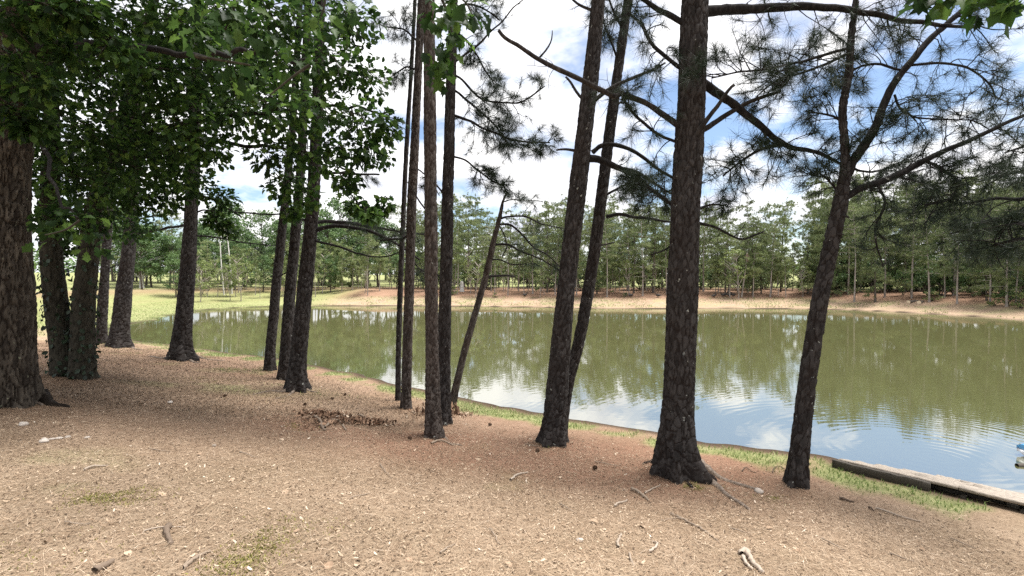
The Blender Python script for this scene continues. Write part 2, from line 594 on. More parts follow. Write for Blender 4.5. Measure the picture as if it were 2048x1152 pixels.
rD2 = ramp(N, [(0.3, (0.13, 0.092, 0.056)), (0.7, (0.32, 0.246, 0.158))])
L.new(nA.outputs['Fac'], rD2.inputs[0])
col = mixc(N, L, rD.outputs[0], col, rD2.outputs[0])
fr = math_n(N, L, 'MULTIPLY', attr(N, 'red').outputs['Fac'], 0.75)
col = mixc(N, L, fr, col, rR.outputs[0])
rP = ramp(N, [(0.3, (0.25, 0.165, 0.112)), (0.7, (0.42, 0.305, 0.218))])
L.new(nB.outputs['Fac'], rP.inputs[0])
col = mixc(N, L, math_n(N, L, 'MULTIPLY', attr(N, 'pale').outputs['Fac'], 0.55), col, rP.outputs[0])
rG = ramp(N, [(0.3, (0.14, 0.175, 0.062)), (0.55, (0.24, 0.270, 0.108)), (0.8, (0.35, 0.36, 0.175))])
L.new(nB.outputs['Fac'], rG.inputs[0])
fg = math_n(N, L, 'MULTIPLY', attr(N, 'grassy').outputs['Fac'], math_n(N, L, 'ADD', math_n(N, L, 'MULTIPLY', nC.outputs['Fac'], 0.7), 0.45), True)
col = mixc(N, L, fg, col, rG.outputs[0])
col = mixc(N, L, math_n(N, L, 'MULTIPLY', attr(N, 'mud').outputs['Fac'], 0.9), col, (0.042, 0.031, 0.021))
L.new(col, b.inputs['Base Color'])
b.inputs['Roughness'].default_value = 0.95
b.inputs['Specular IOR Level'].default_value = 0.1
bump(N, L, nA.outputs['Fac'], 0.9, 0.035, b)
M['ground'] = m
gme = mesh_np('ground', np.stack([X, Y, Z], 1), quads, m, True, {'grassy': g_grass, 'red': g_red, 'pale': g_pale, 'mud': g_mud})
link('ground', gme, None, kind='structure', label='brown forest floor of pine straw sloping to the pond and rising beyond it')

# water
m, N, L, b = mat_new('pond_water')
b.inputs['Base Color'].default_value = (0.086, 0.086, 0.036, 1)
b.inputs['Roughness'].default_value = 0.025
b.inputs['IOR'].default_value = 6.5
w1 = noise(N, L, 2.6, 3, 0.5, stretch=(0.75, 1.6, 1), dist=0.5)
w2 = noise(N, L, 9.0, 2, 0.5, stretch=(0.6, 1.5, 1), dist=0.3)
w3 = noise(N, L, 0.16, 3, 0.5)
wr = ramp(N, [(0.40, (0.12, 0.12, 0.12)), (0.62, (1, 1, 1))])
L.new(w3.outputs['Fac'], wr.inputs[0])
hh = math_n(N, L, 'ADD', w1.outputs['Fac'], math_n(N, L, 'MULTIPLY', w2.outputs['Fac'], 0.35))
# rings spreading from the sunken dock
wave_tc = N.new('ShaderNodeTexCoord')
wmap = N.new('ShaderNodeMapping')
wmap.inputs['Location'].default_value = (-5.6, -6.6, 0)
L.new(wave_tc.outputs['Object'], wmap.inputs[0])
wv = N.new('ShaderNodeTexWave')
wv.wave_type = 'RINGS'
wv.rings_direction = 'Z'
wv.inputs['Scale'].default_value = 1.9
wv.inputs['Distortion'].default_value = 7.0
wv.inputs['Detail'].default_value = 2.0
wv.inputs['Detail Scale'].default_value = 0.7
L.new(wmap.outputs[0], wv.inputs['Vector'])
wlen = N.new('ShaderNodeVectorMath'); wlen.operation = 'LENGTH'
L.new(wmap.outputs[0], wlen.inputs[0])
wfall = ramp(N, [(0.05, (0.9, 0.9, 0.9)), (0.55, (0.5, 0.5, 0.5)), (1.0, (0, 0, 0))])
L.new(math_n(N, L, 'DIVIDE', wlen.outputs['Value'], 13.0), wfall.inputs[0])
ring = math_n(N, L, 'MULTIPLY', wv.outputs['Fac'], math_n(N, L, 'MULTIPLY', wfall.outputs[0], 0.32))
hh = math_n(N, L, 'ADD', math_n(N, L, 'MULTIPLY', hh, wr.outputs[0]), ring)
bump(N, L, hh, 0.10, 0.013, b)
M['water'] = m
wx, wy = np.arange(-23.6, 30.4, 0.4), np.arange(1.6, 43.2, 0.4)
_a, _b = np.meshgrid(wx, wy)
_in = (sdist(_a.ravel(), _b.ravel()) < 0.9).reshape(_a.shape)
wi = np.arange(_a.size).reshape(_a.shape)
wok = (_in[:-1, :-1] & _in[:-1, 1:] & _in[1:, 1:] & _in[1:, :-1]).ravel()
wf_ = np.stack([wi[:-1, :-1].ravel(), wi[:-1, 1:].ravel(), wi[1:, 1:].ravel(), wi[1:, :-1].ravel()], 1)[wok]
used = np.unique(wf_)
remap = np.zeros(_a.size, int)
remap[used] = np.arange(len(used))
wv_ = np.stack([_a.ravel()[used], _b.ravel()[used], np.full(len(used), ZW)], 1)
wf_ = remap[wf_]
link('water', mesh_np('water', wv_, wf_, m), None, kind='structure', label='still olive green pond mirroring the trees and clouds')


# ------------------------------------------------------------------ tubes, trunks, branches
def frames(P):
    T = nrm(np.gradient(P, axis=0))
    ref = np.array([1.0, 0, 0]) if abs(T[0, 0]) < 0.8 else np.array([0, 1.0, 0])
    U = np.zeros_like(P)
    u = nrm(ref - T[0] * (ref @ T[0]))
    for k in range(len(P)):
        u = u - T[k] * (u @ T[k])
        u = u / max(np.linalg.norm(u), 1e-9)
        U[k] = u
    return T, U, np.cross(T, U)


def tube(P, R, nseg=6, cap=True, disp=None):
    """Quads round a centre line; disp(theta, s, ring point) gives an extra radius."""
    P = np.asarray(P, float)
    R = np.broadcast_to(np.asarray(R, float), (len(P),))
    T, U, V = frames(P)
    th = np.linspace(0, 2 * np.pi, nseg, endpoint=False)
    n = len(P)
    dirv = U[:, None] * np.cos(th)[None, :, None] + V[:, None] * np.sin(th)[None, :, None]
    rad = np.repeat(R[:, None], nseg, 1)
    if disp is not None:
        s = np.concatenate([[0], np.cumsum(np.linalg.norm(np.diff(P, axis=0), axis=1))])
        rad = rad + disp(np.tile(th, n), np.repeat(s, nseg), rad.ravel()).reshape(n, nseg)
    v = (P[:, None] + dirv * rad[..., None]).reshape(-1, 3)
    a = np.arange(n * nseg).reshape(n, nseg)
    b = np.roll(a, -1, 1)
    q = np.stack([a[:-1].ravel(), b[:-1].ravel(), b[1:].ravel(), a[1:].ravel()], 1)
    if cap:
        v = np.concatenate([v, P[-1:] + T[-1:] * R[-1] * 0.4])
        c = len(v) - 1
        q = np.concatenate([q, np.stack([a[-1], b[-1], np.full(nseg, c), np.full(nseg, c)], 1)])
        # the closing ring as degenerate-free triangles is kept apart
        tri = np.stack([a[-1], b[-1], np.full(nseg, c)], 1)
        return v, q[:-nseg], tri
    return v, q, None


def bag_tube(bag, P, R, nseg=6, t=None, disp=None):
    v, q, tri = tube(P, R, nseg, True, disp)
    tv = rng.random() if t is None else t
    n0 = bag.n
    bag.add(v, q, tv)
    bag.f.setdefault(3, []).append(tri + n0)


def bark_disp(amp, cw, ch, seed, flare=0.0, nl=5, fl_h=0.22, asym=0.0):
    def f(th, s, r):
        rr = float(np.median(r))
        p = np.stack([np.cos(th) * rr / cw, np.sin(th) * rr / cw, s / ch], 1)
        warp = (vnoise(p * 0.7, seed + 9) - 0.5) * 0.9
        p = p + warp[:, None] * np.array([1, 1, 0.6])
        f1, f2, cid = worley(p, seed)
        e = f2 - f1
        f.attrs = {'plate': cid, 'crack': ss(e / 0.16)}
        d = amp * (1.5 * ss(e / 0.15) - 1.2) + amp * 1.0 * (vnoise(p * 2.4, seed + 4) - 0.5) + amp * 0.7 * (vnoise(p * np.array([0.8, 0.8, 1.6]) + 3.1, seed + 6) - 0.5)
        lump = rr * 0.16 * (vnoise(np.stack([np.cos(th) * 1.2, np.sin(th) * 1.2, s * 1.4], 1), seed + 2) - 0.5)
        fl = 0
        if flare:
            k = np.exp(-np.maximum(s - 0.12, 0) / fl_h)
            lob = 0.45 + 0.55 * np.cos(nl * th + seed) + asym * np.cos(th - 0.6)
            fl = rr * flare * k * np.clip(lob, 0.05, 2)
        return d + lump + fl
    f.attrs = None
    return f


def px_line(trace, Y, dY=0.0):
    """A traced centre line (px, py, width px[, dY]) at depth Y -> points and radii."""
    P, R = [], []
    for k, t in enumerate(trace):
        yy = Y + (t[3] if len(t) > 3 else dY * k / max(1, len(trace) - 1))
        P.append(at(t[0], t[1], yy))
        R.append(t[2] * 0.5 * yy / F / math.sqrt(1 + ((t[0] - CX) / F) ** 2))   # a round stem off the axis shows wider
    return np.array(P), np.array(R)


def smooth_line(P, R, n):
    q = catmull(np.c_[P, R], n)
    return q[:, :3], np.maximum(q[:, 3], 0.0015)


BARK_SEED = [40]


def pine_trunk(tree, trace, Y, top=9.0, mat='pine_bark', nseg=64, step=0.022, amp=0.010, cw=0.05, ch=0.13, flare=0.5, nl=5, fl_h=0.2, asym=0.0, extend=True, rtop=0.35):
    P, R = px_line(trace, Y)
    BARK_SEED[0] += 7
    zb = h1(P[0, 0], P[0, 1])
    P[0, 2] = zb - 0.12
    n = int(np.linalg.norm(np.diff(P, axis=0), axis=1).sum() / step)
    Pf, Rf = smooth_line(P, R, n)
    if extend and Pf[-1, 2] < top:
        d = nrm(Pf[-1] - Pf[-int(0.25 * n) - 1])
        L_ = (top - Pf[-1, 2]) / max(d[2], 0.3)
        k = np.linspace(0, 1, 40)[1:]
        bend = np.stack([0.10 * np.sin(k * 5 + BARK_SEED[0]) * k * L_ * 0.3, 0.05 * np.cos(k * 4) * k * L_ * 0.3, 0 * k], 1)
        Pf = np.concatenate([Pf, Pf[-1] + d * (k * L_)[:, None] + bend])
        Rf = np.concatenate([Rf, Rf[-1] * (1 - (1 - rtop * 0.3) * k)])
    bd = bark_disp(amp, cw, ch, BARK_SEED[0], flare, nl, fl_h, asym)
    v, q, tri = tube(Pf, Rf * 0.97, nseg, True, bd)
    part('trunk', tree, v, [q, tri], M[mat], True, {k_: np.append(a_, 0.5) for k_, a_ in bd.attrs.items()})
    return Pf, Rf


def branch_px(tree, trace, Y, nseg=8, mat='branch', wig=0.012, name='branch'):
    P, R = px_line(trace, Y)
    L_ = np.linalg.norm(np.diff(P, axis=0), axis=1).sum()
    n = max(8, int(L_ / 0.05))
    Pf, Rf = smooth_line(P, R, n)
    s = np.linspace(0, L_, n)
    sd = rng.random() * 50
    wob = np.stack([vnoise(np.stack([s * 5 + sd, s * 0, s * 0 + k], 1), 3) - 0.5 for k in range(3)], 1) * 2
    env = ss(np.linspace(0, 1, n) * 6)[:, None]
    Pf = Pf + wob * wig * env
    Rf = Rf * 0.9
    v, q, tri = tube(Pf, Rf, nseg, True, lambda th, ss_, r: r * 0.28 * (vnoise(np.stack([np.cos(th) * 1.5 + sd, np.sin(th) * 1.5, ss_ * 14], 1), 5) - 0.5))
    part(name, tree, v, [q, tri], M[mat], True)
    return Pf, Rf


def needle_tri(base, dirs, n, Lm, w, spread, bag, tint=None, flat=0.0):
    """n needles radiating from each base point; one thin triangle per needle."""
    base = np.asarray(base, float)
    dirs = nrm(dirs)
    k = len(base)
    if k == 0:
        return
    rnd = nrm(rng.normal(size=(k, n, 3)))
    d = nrm(dirs[:, None] * (1 - spread) * 1.3 + rnd * spread)
    Ls = Lm * rng.uniform(0.65, 1.1, (k, n, 1))
    b0 = base[:, None] + dirs[:, None] * rng.uniform(-0.25, 0.25, (k, n, 1)) * Lm * 0.8
    tip = b0 + d * Ls + np.array([0, 0, -1.0]) * (Ls ** 2) * 0.7
    side = nrm(np.cross(d, nrm(rng.normal(size=(k, n, 3))))) * w * 0.5
    v = np.stack([b0 - side, b0 + side, tip], 2).reshape(-1, 3)
    f = np.arange(len(v)).reshape(-1, 3)
    tt = np.repeat(rng.random(k) if tint is None else tint, n * 3) * 0.75 + 0.25 * np.repeat(rng.random(k * n), 3)
    bag.add(v, f, tt)


def grow_twigs(P, R, twigs, tufts, n, L_=0.5, t0=0.25, droop=0.25, sub=3, up=0.15, fwd=0.6, bias=None, r0=0.0065, curl=0.5, tufted=1.0):
    """Side twigs along a branch; tuft positions and directions are appended to tufts."""
    m = len(P)
    T = nrm(np.gradient(P, axis=0))

    def one(p, d, length, r, depth):
        k = 6
        pts = [p]
        dd = d.copy()
        c = rng.normal(size=3) * curl
        for q in range(k):
            dd = nrm(dd + c * 0.22 + rng.normal(size=3) * 0.13 + np.array([0, 0, -droop * 0.12 + up * 0.16 * (q > 2)]))
            pts.append(pts[-1] + dd * length / k)
        pts = np.array(pts)
        bag_tube(twigs, pts, np.linspace(r, r * 0.45, len(pts)), 4)
        if rng.random() < tufted:
            tufts.append((pts[-1], dd))
            if rng.random() < 0.75:
                tufts.append((pts[-2], nrm(dd + rng.normal(size=3) * 0.4)))
            if rng.random() < 0.35:
                tufts.append((pts[-3], nrm(dd + rng.normal(size=3) * 0.5)))
        if depth > 0:
            for _ in range(rng.integers(1, sub + 1)):
                i = rng.integers(2, k)
                one(pts[i], nrm(dd * 0.7 + rng.normal(size=3) * 0.65), length * rng.uniform(0.35, 0.65), r * 0.65, depth - 1)

    for t in rng.uniform(t0, 1.0, n):
        i = min(m - 1, int(t * (m - 1)))
        r = rng.normal(size=3)
        lat = nrm(r - T[i] * (r @ T[i]))
        d = T[i] * fwd + lat * 0.8 + np.array([0, 0, up * 0.5])
        if bias is not None:
            d = d + np.array(bias)
        one(P[i], nrm(d), L_ * rng.uniform(0.55, 1.2) * (1.15 - 0.45 * t), r0, 1)


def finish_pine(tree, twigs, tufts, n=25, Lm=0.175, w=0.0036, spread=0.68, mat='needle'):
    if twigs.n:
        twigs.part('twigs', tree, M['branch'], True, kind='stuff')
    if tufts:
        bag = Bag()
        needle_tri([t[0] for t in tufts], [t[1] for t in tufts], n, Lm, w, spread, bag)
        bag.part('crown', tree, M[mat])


def high_crown(trunkP, trunkR, twigs, tufts, z0, n=9, Lb=1.6):
    """Limbs and tufts of the part of a pine above the picture."""
    idx = np.where(trunkP[:, 2] > z0)[0]
    if len(idx) < 3:
        return
    for k in range(n):
        i = idx[int(rng.uniform(0.1, 0.98) * (len(idx) - 1))]
        a = rng.uniform(0, 2 * np.pi)
        l = Lb * rng.uniform(0.6, 1.1) * (1.1 - 0.5 * (i - idx[0]) / len(idx))
        u = np.linspace(0, 1, 9)[:, None]
        P = trunkP[i] + np.array([math.cos(a), math.sin(a), 0.25]) * u * l + np.array([0, 0, -0.25]) * u ** 2 * l
        bag_tube(twigs, P, np.linspace(0.022, 0.008, 9), 5)
        grow_twigs(P, None, twigs, tufts, 7, 0.5, 0.35)


def new_pine(px, py, label, group=None):
    p = on_ground(px, py)
    return thing('pine_tree', label, 'pine tree', tuple(p), group), p[1]


# ------------------------------------------------------------------ the pines on the near bank
def pine(base, label, trace, branches=(), top=9.0, needles=None, crown=8, **kw):
    tree, Yd = new_pine(base[0], base[1], label)
    P, R = pine_trunk(tree, trace, Yd, top=top, **kw)
    twigs, tufts = Bag(), []
    for br in branches:
        o = dict(br[1]) if len(br) > 1 else {}
        dead = o.pop('dead', False)
        n = int(o.pop('n', 0) * 1.6)
        bare = o.pop('bare', 0)
        ns = o.pop('ns', 8)
        bp, brr = branch_px(tree, br[0], Yd, ns, 'dead_branch' if dead else 'branch')
        if n:
            grow_twigs(bp, brr, twigs, tufts, n, **o)
        if bare:
            grow_twigs(bp, brr, twigs, [], bare, o.get('L_', 0.3), o.get('t0', 0.2), r0=0.0035, sub=2)
    zf = at(1024, 0, Yd)[2]
    if crown:
        high_crown(P, R, twigs, tufts, max(zf + 0.4, P[-1, 2] * 0.5), crown)
    finish_pine(tree, twigs, tufts, **(needles or {}))
    return tree


pine((1352, 946), 'thickest pine on the bank, dark lichen-spotted trunk with spreading roots beside the water',
     [(1352, 946, 84), (1350, 905, 74), (1354, 850, 66), (1358, 760, 63), (1364, 600, 62), (1370, 430, 60), (1378, 300, 59), (1386, 120, 56), (1391, 0, 54)],
     [([(1400, 22, 26), (1500, 20, 23), (1640, 14, 19, -.2), (1740, 28, 16, -.3), (1860, 48, 12, -.4), (1960, 52, 7, -.5)], dict(n=16, L_=0.55, droop=0.5, t0=0.15)),
      ([(1398, 160, 24), (1440, 190, 21), (1490, 225, 18), (1540, 268, 16), (1580, 293, 13), (1640, 308, 10), (1690, 335, 6)], dict(n=10, L_=0.45, t0=0.45)),
      ([(1575, 291, 9), (1530, 296, 8, .1), (1490, 318, 6, .15), (1445, 352, 4, .2)], dict(n=13, L_=0.4, t0=0.15)),
      ([(1392, 270, 13, -.12), (1430, 217, 10, -.2), (1470, 170, 7, -.25)], dict(dead=True)),
      ([(1392, 268, 14), (1440, 241, 12), (1500, 205, 10), (1560, 183, 6)], dict(dead=True, bare=3, L_=0.25)),
      ([(1362, 255, 16), (1305, 215, 13), (1250, 188, 13, -.1), (1234, 193, 13, -.15), (1200, 178, 12, -.25), (1127, 145, 11, -.35), (1075, 119, 10, -.4), (1030, 88, 9, -.45), (996, 62, 8, -.5)], dict(dead=True, bare=7, L_=0.35)),
      ([(1075, 119, 5, -.4), (1095, 98, 4, -.4), (1105, 80, 3, -.4), (1107, 63, 2, -.4)], dict(dead=True)),
      ([(1350, 283, 7), (1300, 258, 7), (1268, 228, 7), (1247, 195, 5)], dict(n=8, L_=0.32, t0=0.1, droop=0.5)),
      ([(1370, 48, 14), (1325, 23, 12), (1289, 0, 10), (1240, -30, 7)], dict(n=5, L_=0.4)),
      ([(1360, 136, 10), (1325, 112, 9), (1300, 80, 8), (1281, 47, 7), (1255, 26, 5)], dict(n=9, L_=0.42, droop=0.9, up=-0.2, t0=0.15)),
      ([(1395, 445, 8), (1430, 455, 6), (1480, 477, 5), (1510, 470, 4), (1530, 462, 3)], dict(bare=9, L_=0.3)),
      ([(1395, 420, 6, .1), (1425, 408, 4, .15), (1450, 410, 3, .2)], dict(n=4, L_=0.2)),
      ([(1352, 420, 8, .1), (1325, 395, 7, .15), (1290, 372, 5, .2), (1265, 366, 4, .25)], dict(n=9, L_=0.35, droop=0.6, up=-0.1)),
      ([(1350, 480, 5, .1), (1330, 500, 4, .15), (1300, 512, 3, .2)], dict(bare=6, L_=0.22))],
     top=11.0, nseg=112, step=0.016, amp=0.010, cw=0.048, ch=0.105, flare=1.0, nl=5, fl_h=0.32, asym=0.5, crown=10)

pine((1590, 968), 'leaning forked pine nearest the sunken dock',
     [(1590, 968, 48), (1600, 900, 41), (1615, 760, 38), (1640, 600, 37), (1660, 500, 34), (1680, 410, 33), (1690, 345, 26), (1689, 290, 19), (1685, 220, 17), (1697, 150, 16), (1702, 80, 14), (1712, 0, 12)],
     [([(1686, 362, 24), (1706, 326, 25), (1745, 260, 23), (1790, 165, 20), (1850, 90, 18), (1900, 45, 16), (1945, 0, 14), (2000, -60, 12)], dict(n=15, L_=0.5, t0=0.2)),
      ([(1684, 398, 18), (1720, 378, 19), (1790, 352, 18), (1850, 322, 17), (1920, 290, 14), (1990, 258, 12), (2060, 225, 10), (2140, 190, 8)], dict(n=15, L_=0.45, t0=0.12, droop=0.5)),
      ([(1850, 322, 10), (1885, 340, 9, -.1), (1915, 362, 8, -.15), (1900, 395, 6, -.2), (1850, 410, 4, -.25)], dict(n=14, L_=0.4, t0=0.1)),
      ([(1755, 368, 8), (1768, 410, 7, -.1), (1752, 455, 6, -.1), (1752, 490, 5, -.1), (1768, 536, 3, -.1)], dict(n=6, L_=0.35, t0=0.05, bare=3)),
      ([(1700, 95, 8), (1628, 115, 7, -.1), (1577, 129, 6, -.2), (1495, 142, 5, -.3), (1425, 158, 3, -.4)], dict(n=16, L_=0.45, t0=0.1, droop=0.4)),
      ([(1698, 105, 7), (1620, 140, 6, .1), (1555, 160, 5, .2), (1510, 195, 3, .3)], dict(n=14, L_=0.4, t0=0.1)),
      ([(1802, 140, 7), (1757, 130, 7, .1), (1716, 137, 6, .2), (1680, 165, 4, .3)], dict(n=9, L_=0.35, t0=0.1)),
      ([(1789, 190, 6), (1808, 222, 6, -.1), (1843, 235, 5, -.2), (1954, 238, 3, -.3)], dict(n=14, L_=0.4, t0=0.1)),
      ([(1824, 130, 8), (1906, 128, 7, .1), (1950, 145, 6, .2), (1985, 175, 5, .2), (2001, 200, 4, .3), (2060, 208, 3, .3)], dict(n=10, L_=0.38, t0=0.15)),
      ([(1690, 250, 7), (1660, 232, 6, .1), (1610, 225, 4, .2)], dict(n=7, L_=0.35)),
      ([(1695, 330, 7), (1740, 345, 6, .3), (1800, 330, 4, .5)], dict(n=8, L_=0.35)),
      ([(1682, 400, 6), (1655, 360, 5, .1), (1630, 342, 4, .2)], dict(n=7, L_=0.3)),
      ([(1680, 430, 6, -.05), (1700, 437, 6, -.12)], dict(dead=True)),
      ([(1668, 470, 7, -.05), (1688, 470, 5, -.12)], dict(dead=True))],
     top=8.0, nseg=88, step=0.016, amp=0.009, cw=0.044, ch=0.10, flare=0.65, nl=4, fl_h=0.22, crown=6)

pine((1105, 884), 'tall leaning pine with curved low limbs, a thinner pine behind its base',
     [(1105, 884, 56), (1109, 850, 46), (1116, 760, 43), (1130, 600, 39), (1147, 450, 36), (1165, 300, 34), (1182, 150, 31), (1197, 0, 27)],
     [([(1185, 305, 11), (1200, 293, 10), (1225, 290, 10), (1260, 300, 9), (1300, 325, 8), (1342, 355, 7), (1372, 372, 4)], dict(bare=4, L_=0.2)),
      ([(1172, 315, 19), (1200, 322, 16), (1235, 335, 14), (1265, 348, 12), (1300, 375, 9), (1332, 405, 6)], dict(n=9, L_=0.35, t0=0.4, droop=0.7, up=-0.1)),
      ([(1245, 338, 9, .02), (1275, 345, 8, .1), (1310, 368, 6, .15), (1345, 388, 4, .2)], dict(n=7, L_=0.33, t0=0.2, droop=0.6)),
      ([(1160, 303, 8), (1135, 298, 6), (1113, 301, 4)], dict(dead=True)),
      ([(1185, 205, 9), (1224, 175, 9), (1278, 152, 7), (1330, 127, 4)], dict(dead=True, bare=3, L_=0.2)),
      ([(1172, 205, 8), (1150, 178, 6), (1131, 155, 5)], dict(dead=True, bare=3, L_=0.15)),
      ([(1192, 25, 8), (1168, 14, 6), (1148, 2, 5), (1125, -20, 3)], dict(dead=True, bare=4, L_=0.25))],
     top=11.0, nseg=80, step=0.018, amp=0.009, cw=0.045, ch=0.10, flare=0.6, nl=5, crown=8)

pine((1121, 868), 'thinner slanting pine rising from behind the tall leaning pine',
     [(1118, 868, 26), (1135, 770, 25), (1158, 680, 24), (1180, 560, 24), (1200, 420, 24), (1217, 280, 22), (1236, 140, 20), (1256, 0, 18)],
     [([(1212, 433, 9), (1245, 430, 8), (1290, 437, 7), (1340, 443, 5)], dict(bare=6, L_=0.25)),
      ([(1208, 392, 6), (1240, 375, 5), (1268, 364, 4)], dict(n=4, L_=0.25)),
      ([(1240, 130, 6), (1225, 90, 5, .1), (1210, 50, 4, .2), (1205, 10, 3, .3)], dict(n=7, L_=0.35, droop=1.0, up=-0.3)),
      ([(1248, 60, 6), (1228, 25, 5, -.1), (1215, -10, 4, -.2)], dict(n=5, L_=0.4, droop=1.2, up=-0.4)),
      ([(1225, 215, 5), (1245, 205, 4), (1265, 215, 3)], dict(n=4, L_=0.25)),
      ([(1200, 490, 4), (1230, 484, 3)], dict(dead=True))],
     top=9.5, nseg=56, step=0.022, amp=0.008, flare=0.3, crown=6)

pine((868, 872), 'straight pine with tan scaly bark, front one of the pair by the red stump',
     [(869, 872, 37), (866, 830, 32), (864, 700, 27), (862, 500, 27), (860, 250, 25), (858, 0, 22)],
     [([(852, 420, 4), (830, 390, 3), (815, 365, 2)], dict(dead=True, bare=2, L_=0.2))],
     top=10.0, mat='pine_bark_pale', nseg=72, step=0.018, amp=0.009, cw=0.042, ch=0.085, flare=0.45, crown=7)

pine((890, 846), 'dark pine with needle sprays, rear one of the pair by the red stump',
     [(888, 846, 32), (887, 800, 28), (889, 650, 26), (893, 500, 25), (898, 300, 22), (903, 120, 19), (907, 0, 17)],
     [([(905, 150, 5), (925, 160, 5), (960, 195, 5), (1005, 205, 4), (1045, 204, 4), (1090, 172, 3)], dict(n=13, L_=0.35, t0=0.3, droop=0.3)),
      ([(900, 228, 7), (935, 240, 6), (965, 255, 5), (1010, 275, 5), (1055, 285, 4), (1100, 285, 3)], dict(n=24, L_=0.35, t0=0.25, droop=0.3)),
      ([(898, 175, 6), (940, 205, 5, .2), (985, 245, 4, .3), (1020, 290, 3, .4)], dict(n=15, L_=0.35, t0=0.3)),
      ([(896, 312, 5), (930, 320, 4), (960, 345, 4), (990, 365, 3), (1020, 372, 2)], dict(n=10, L_=0.3, t0=0.4)),
      ([(908, 125, 5), (950, 95, 5, -.1), (985, 62, 4, -.2), (1025, 20, 3, -.3), (1050, -5, 2, -.3)], dict(bare=7, L_=0.3)),
      ([(906, 60, 6), (935, 85, 5, .2), (965, 130, 4, .4), (985, 165, 3, .5)], dict(n=13, L_=0.35, t0=0.2)),
      ([(906, 20, 6), (930, 10, 5, .2), (960, 15, 4, .3), (1000, 40, 3, .4)], dict(n=10, L_=0.35, t0=0.1)),
      ([(890, 395, 5), (872, 370, 4, .2), (850, 365, 3, .4)], dict(n=3, L_=0.25))],
     top=10.0, nseg=64, step=0.02, amp=0.009, cw=0.045, ch=0.10, flare=0.4, crown=7)

pine((903, 810), 'slim pine slanting over the water with bare drooping branches',
     [(901, 810, 17), (915, 760, 15), (932, 691, 14), (951, 625, 13), (962, 586, 13), (972, 550, 12), (986, 488, 11), (1000, 432, 8), (1006, 403, 5), (1014, 386, 3)],
     [([(1001, 437, 5), (1020, 434, 4), (1050, 434, 4), (1080, 447, 3), (1135, 458, 2)], dict(n=4, bare=5, L_=0.4)),
      ([(996, 449, 5), (1020, 451, 5), (1045, 470, 4), (1068, 495, 4), (1095, 510, 3), (1128, 542, 2)], dict(bare=7, n=3, L_=0.4)),
      ([(986, 490, 5), (1015, 490, 5), (1040, 502, 4), (1085, 520, 3), (1130, 550, 2)], dict(bare=7, n=4, L_=0.4)),
      ([(978, 520, 4), (1000, 520, 3), (1020, 528, 3), (1052, 528, 2)], dict(bare=4, L_=0.3)),
      ([(971, 556, 7), (985, 552, 6), (1010, 552, 5), (1032, 554, 4)], dict(dead=True)),
      ([(999, 452, 3), (1010, 475, 3), (1014, 495, 3), (1004, 512, 2)], dict(bare=4, L_=0.3)),
      ([(1006, 404, 3), (1030, 400, 2), (1085, 402, 2)], dict(n=4, L_=0.25)),
      ([(1012, 390, 2), (1000, 370, 2), (985, 355, 2)], dict(n=3, L_=0.25))],
     top=3, extend=False, nseg=32, step=0.03, amp=0.006, flare=0.3, crown=0, mat='pine_bark_pale')

pine((813, 816), 'slim pine with pale flaking bark beside a thinner dark one',
     [(813, 816, 24), (813, 770, 20), (818, 600, 20), (823, 420, 19), (829, 300, 17), (836, 150, 16), (843, 0, 14)],
     [([(822, 470, 6), (800, 478, 5, .3), (760, 480, 4, .6)], dict(n=4, bare=4, L_=0.35)),
      ([(826, 335, 4), (845, 345, 3), (862, 365, 3), (880, 392, 2)], dict(bare=3, L_=0.2)),
      ([(824, 520, 4), (845, 540, 3, .3), (880, 552, 3, .6)], dict(n=6, L_=0.4)),
      ([(838, 90, 5), (810, 60, 4, .3), (770, 55, 3, .5)], dict(n=9, L_=0.4)),
      ([(836, 140, 5), (815, 135, 4, .2), (785, 150, 3, .4)], dict(n=7, L_=0.4))],
     top=9.5, mat='pine_bark_pale', nseg=56, step=0.022, amp=0.009, cw=0.04, ch=0.10, flare=0.3, crown=7)

pine((796, 801), 'thinnest dark pine, just behind the pale flaking pine',
     [(796, 801, 12), (797, 700, 11), (801, 560, 11), (807, 420, 10), (814, 280, 9), (822, 150, 8), (830, 0, 7)],
     [([(806, 470, 4), (790, 460, 3), (770, 452, 2)], dict(bare=3, L_=0.25))],
     top=8.0, nseg=36, step=0.03, amp=0.006, flare=0.2, crown=5)

pine((594, 778), 'dark pine with exposed roots and arching limb, front one of three by the debris',
     [(594, 778, 42), (594, 745, 36), (602, 660, 34), (612, 560, 31), (622, 450, 28), (630, 330, 25), (636, 180, 23), (640, 0, 20)],
     [([(622, 468, 12), (640, 458, 11), (665, 453, 10), (700, 455, 9), (745, 465, 8), (795, 490, 6), (840, 520, 4)], dict(n=6, bare=6, L_=0.5, t0=0.4)),
      ([(625, 447, 10, .2), (660, 443, 9, .4), (720, 450, 8, .6), (790, 462, 5, .8), (850, 470, 3, 1.0)], dict(n=10, L_=0.5, t0=0.3)),
      ([(620, 480, 5), (680, 494, 5, -.1), (720, 508, 4, -.2), (765, 514, 3, -.3), (805, 503, 2, -.3)], dict(bare=8, L_=0.4)),
      ([(628, 345, 7), (690, 347, 6, .2), (760, 350, 4, .4)], dict(n=3, L_=0.3))],
     top=9.5, nseg=72, step=0.022, amp=0.011, flare=0.85, nl=5, fl_h=0.25, crown=7)

pine((566, 758), 'dark slender pine, middle one of three by the debris',
     [(567, 758, 30), (570, 720, 26), (579, 600, 24), (588, 500, 22), (597, 400, 20), (606, 250, 18), (615, 50, 15)],
     [([(592, 440, 6), (610, 440, 5), (640, 447, 4)], dict()), ([(583, 540, 4), (560, 552, 3), (538, 565, 2)], dict(dead=True))],
     top=9.5, nseg=52, step=0.025, amp=0.011, flare=0.4, crown=6)

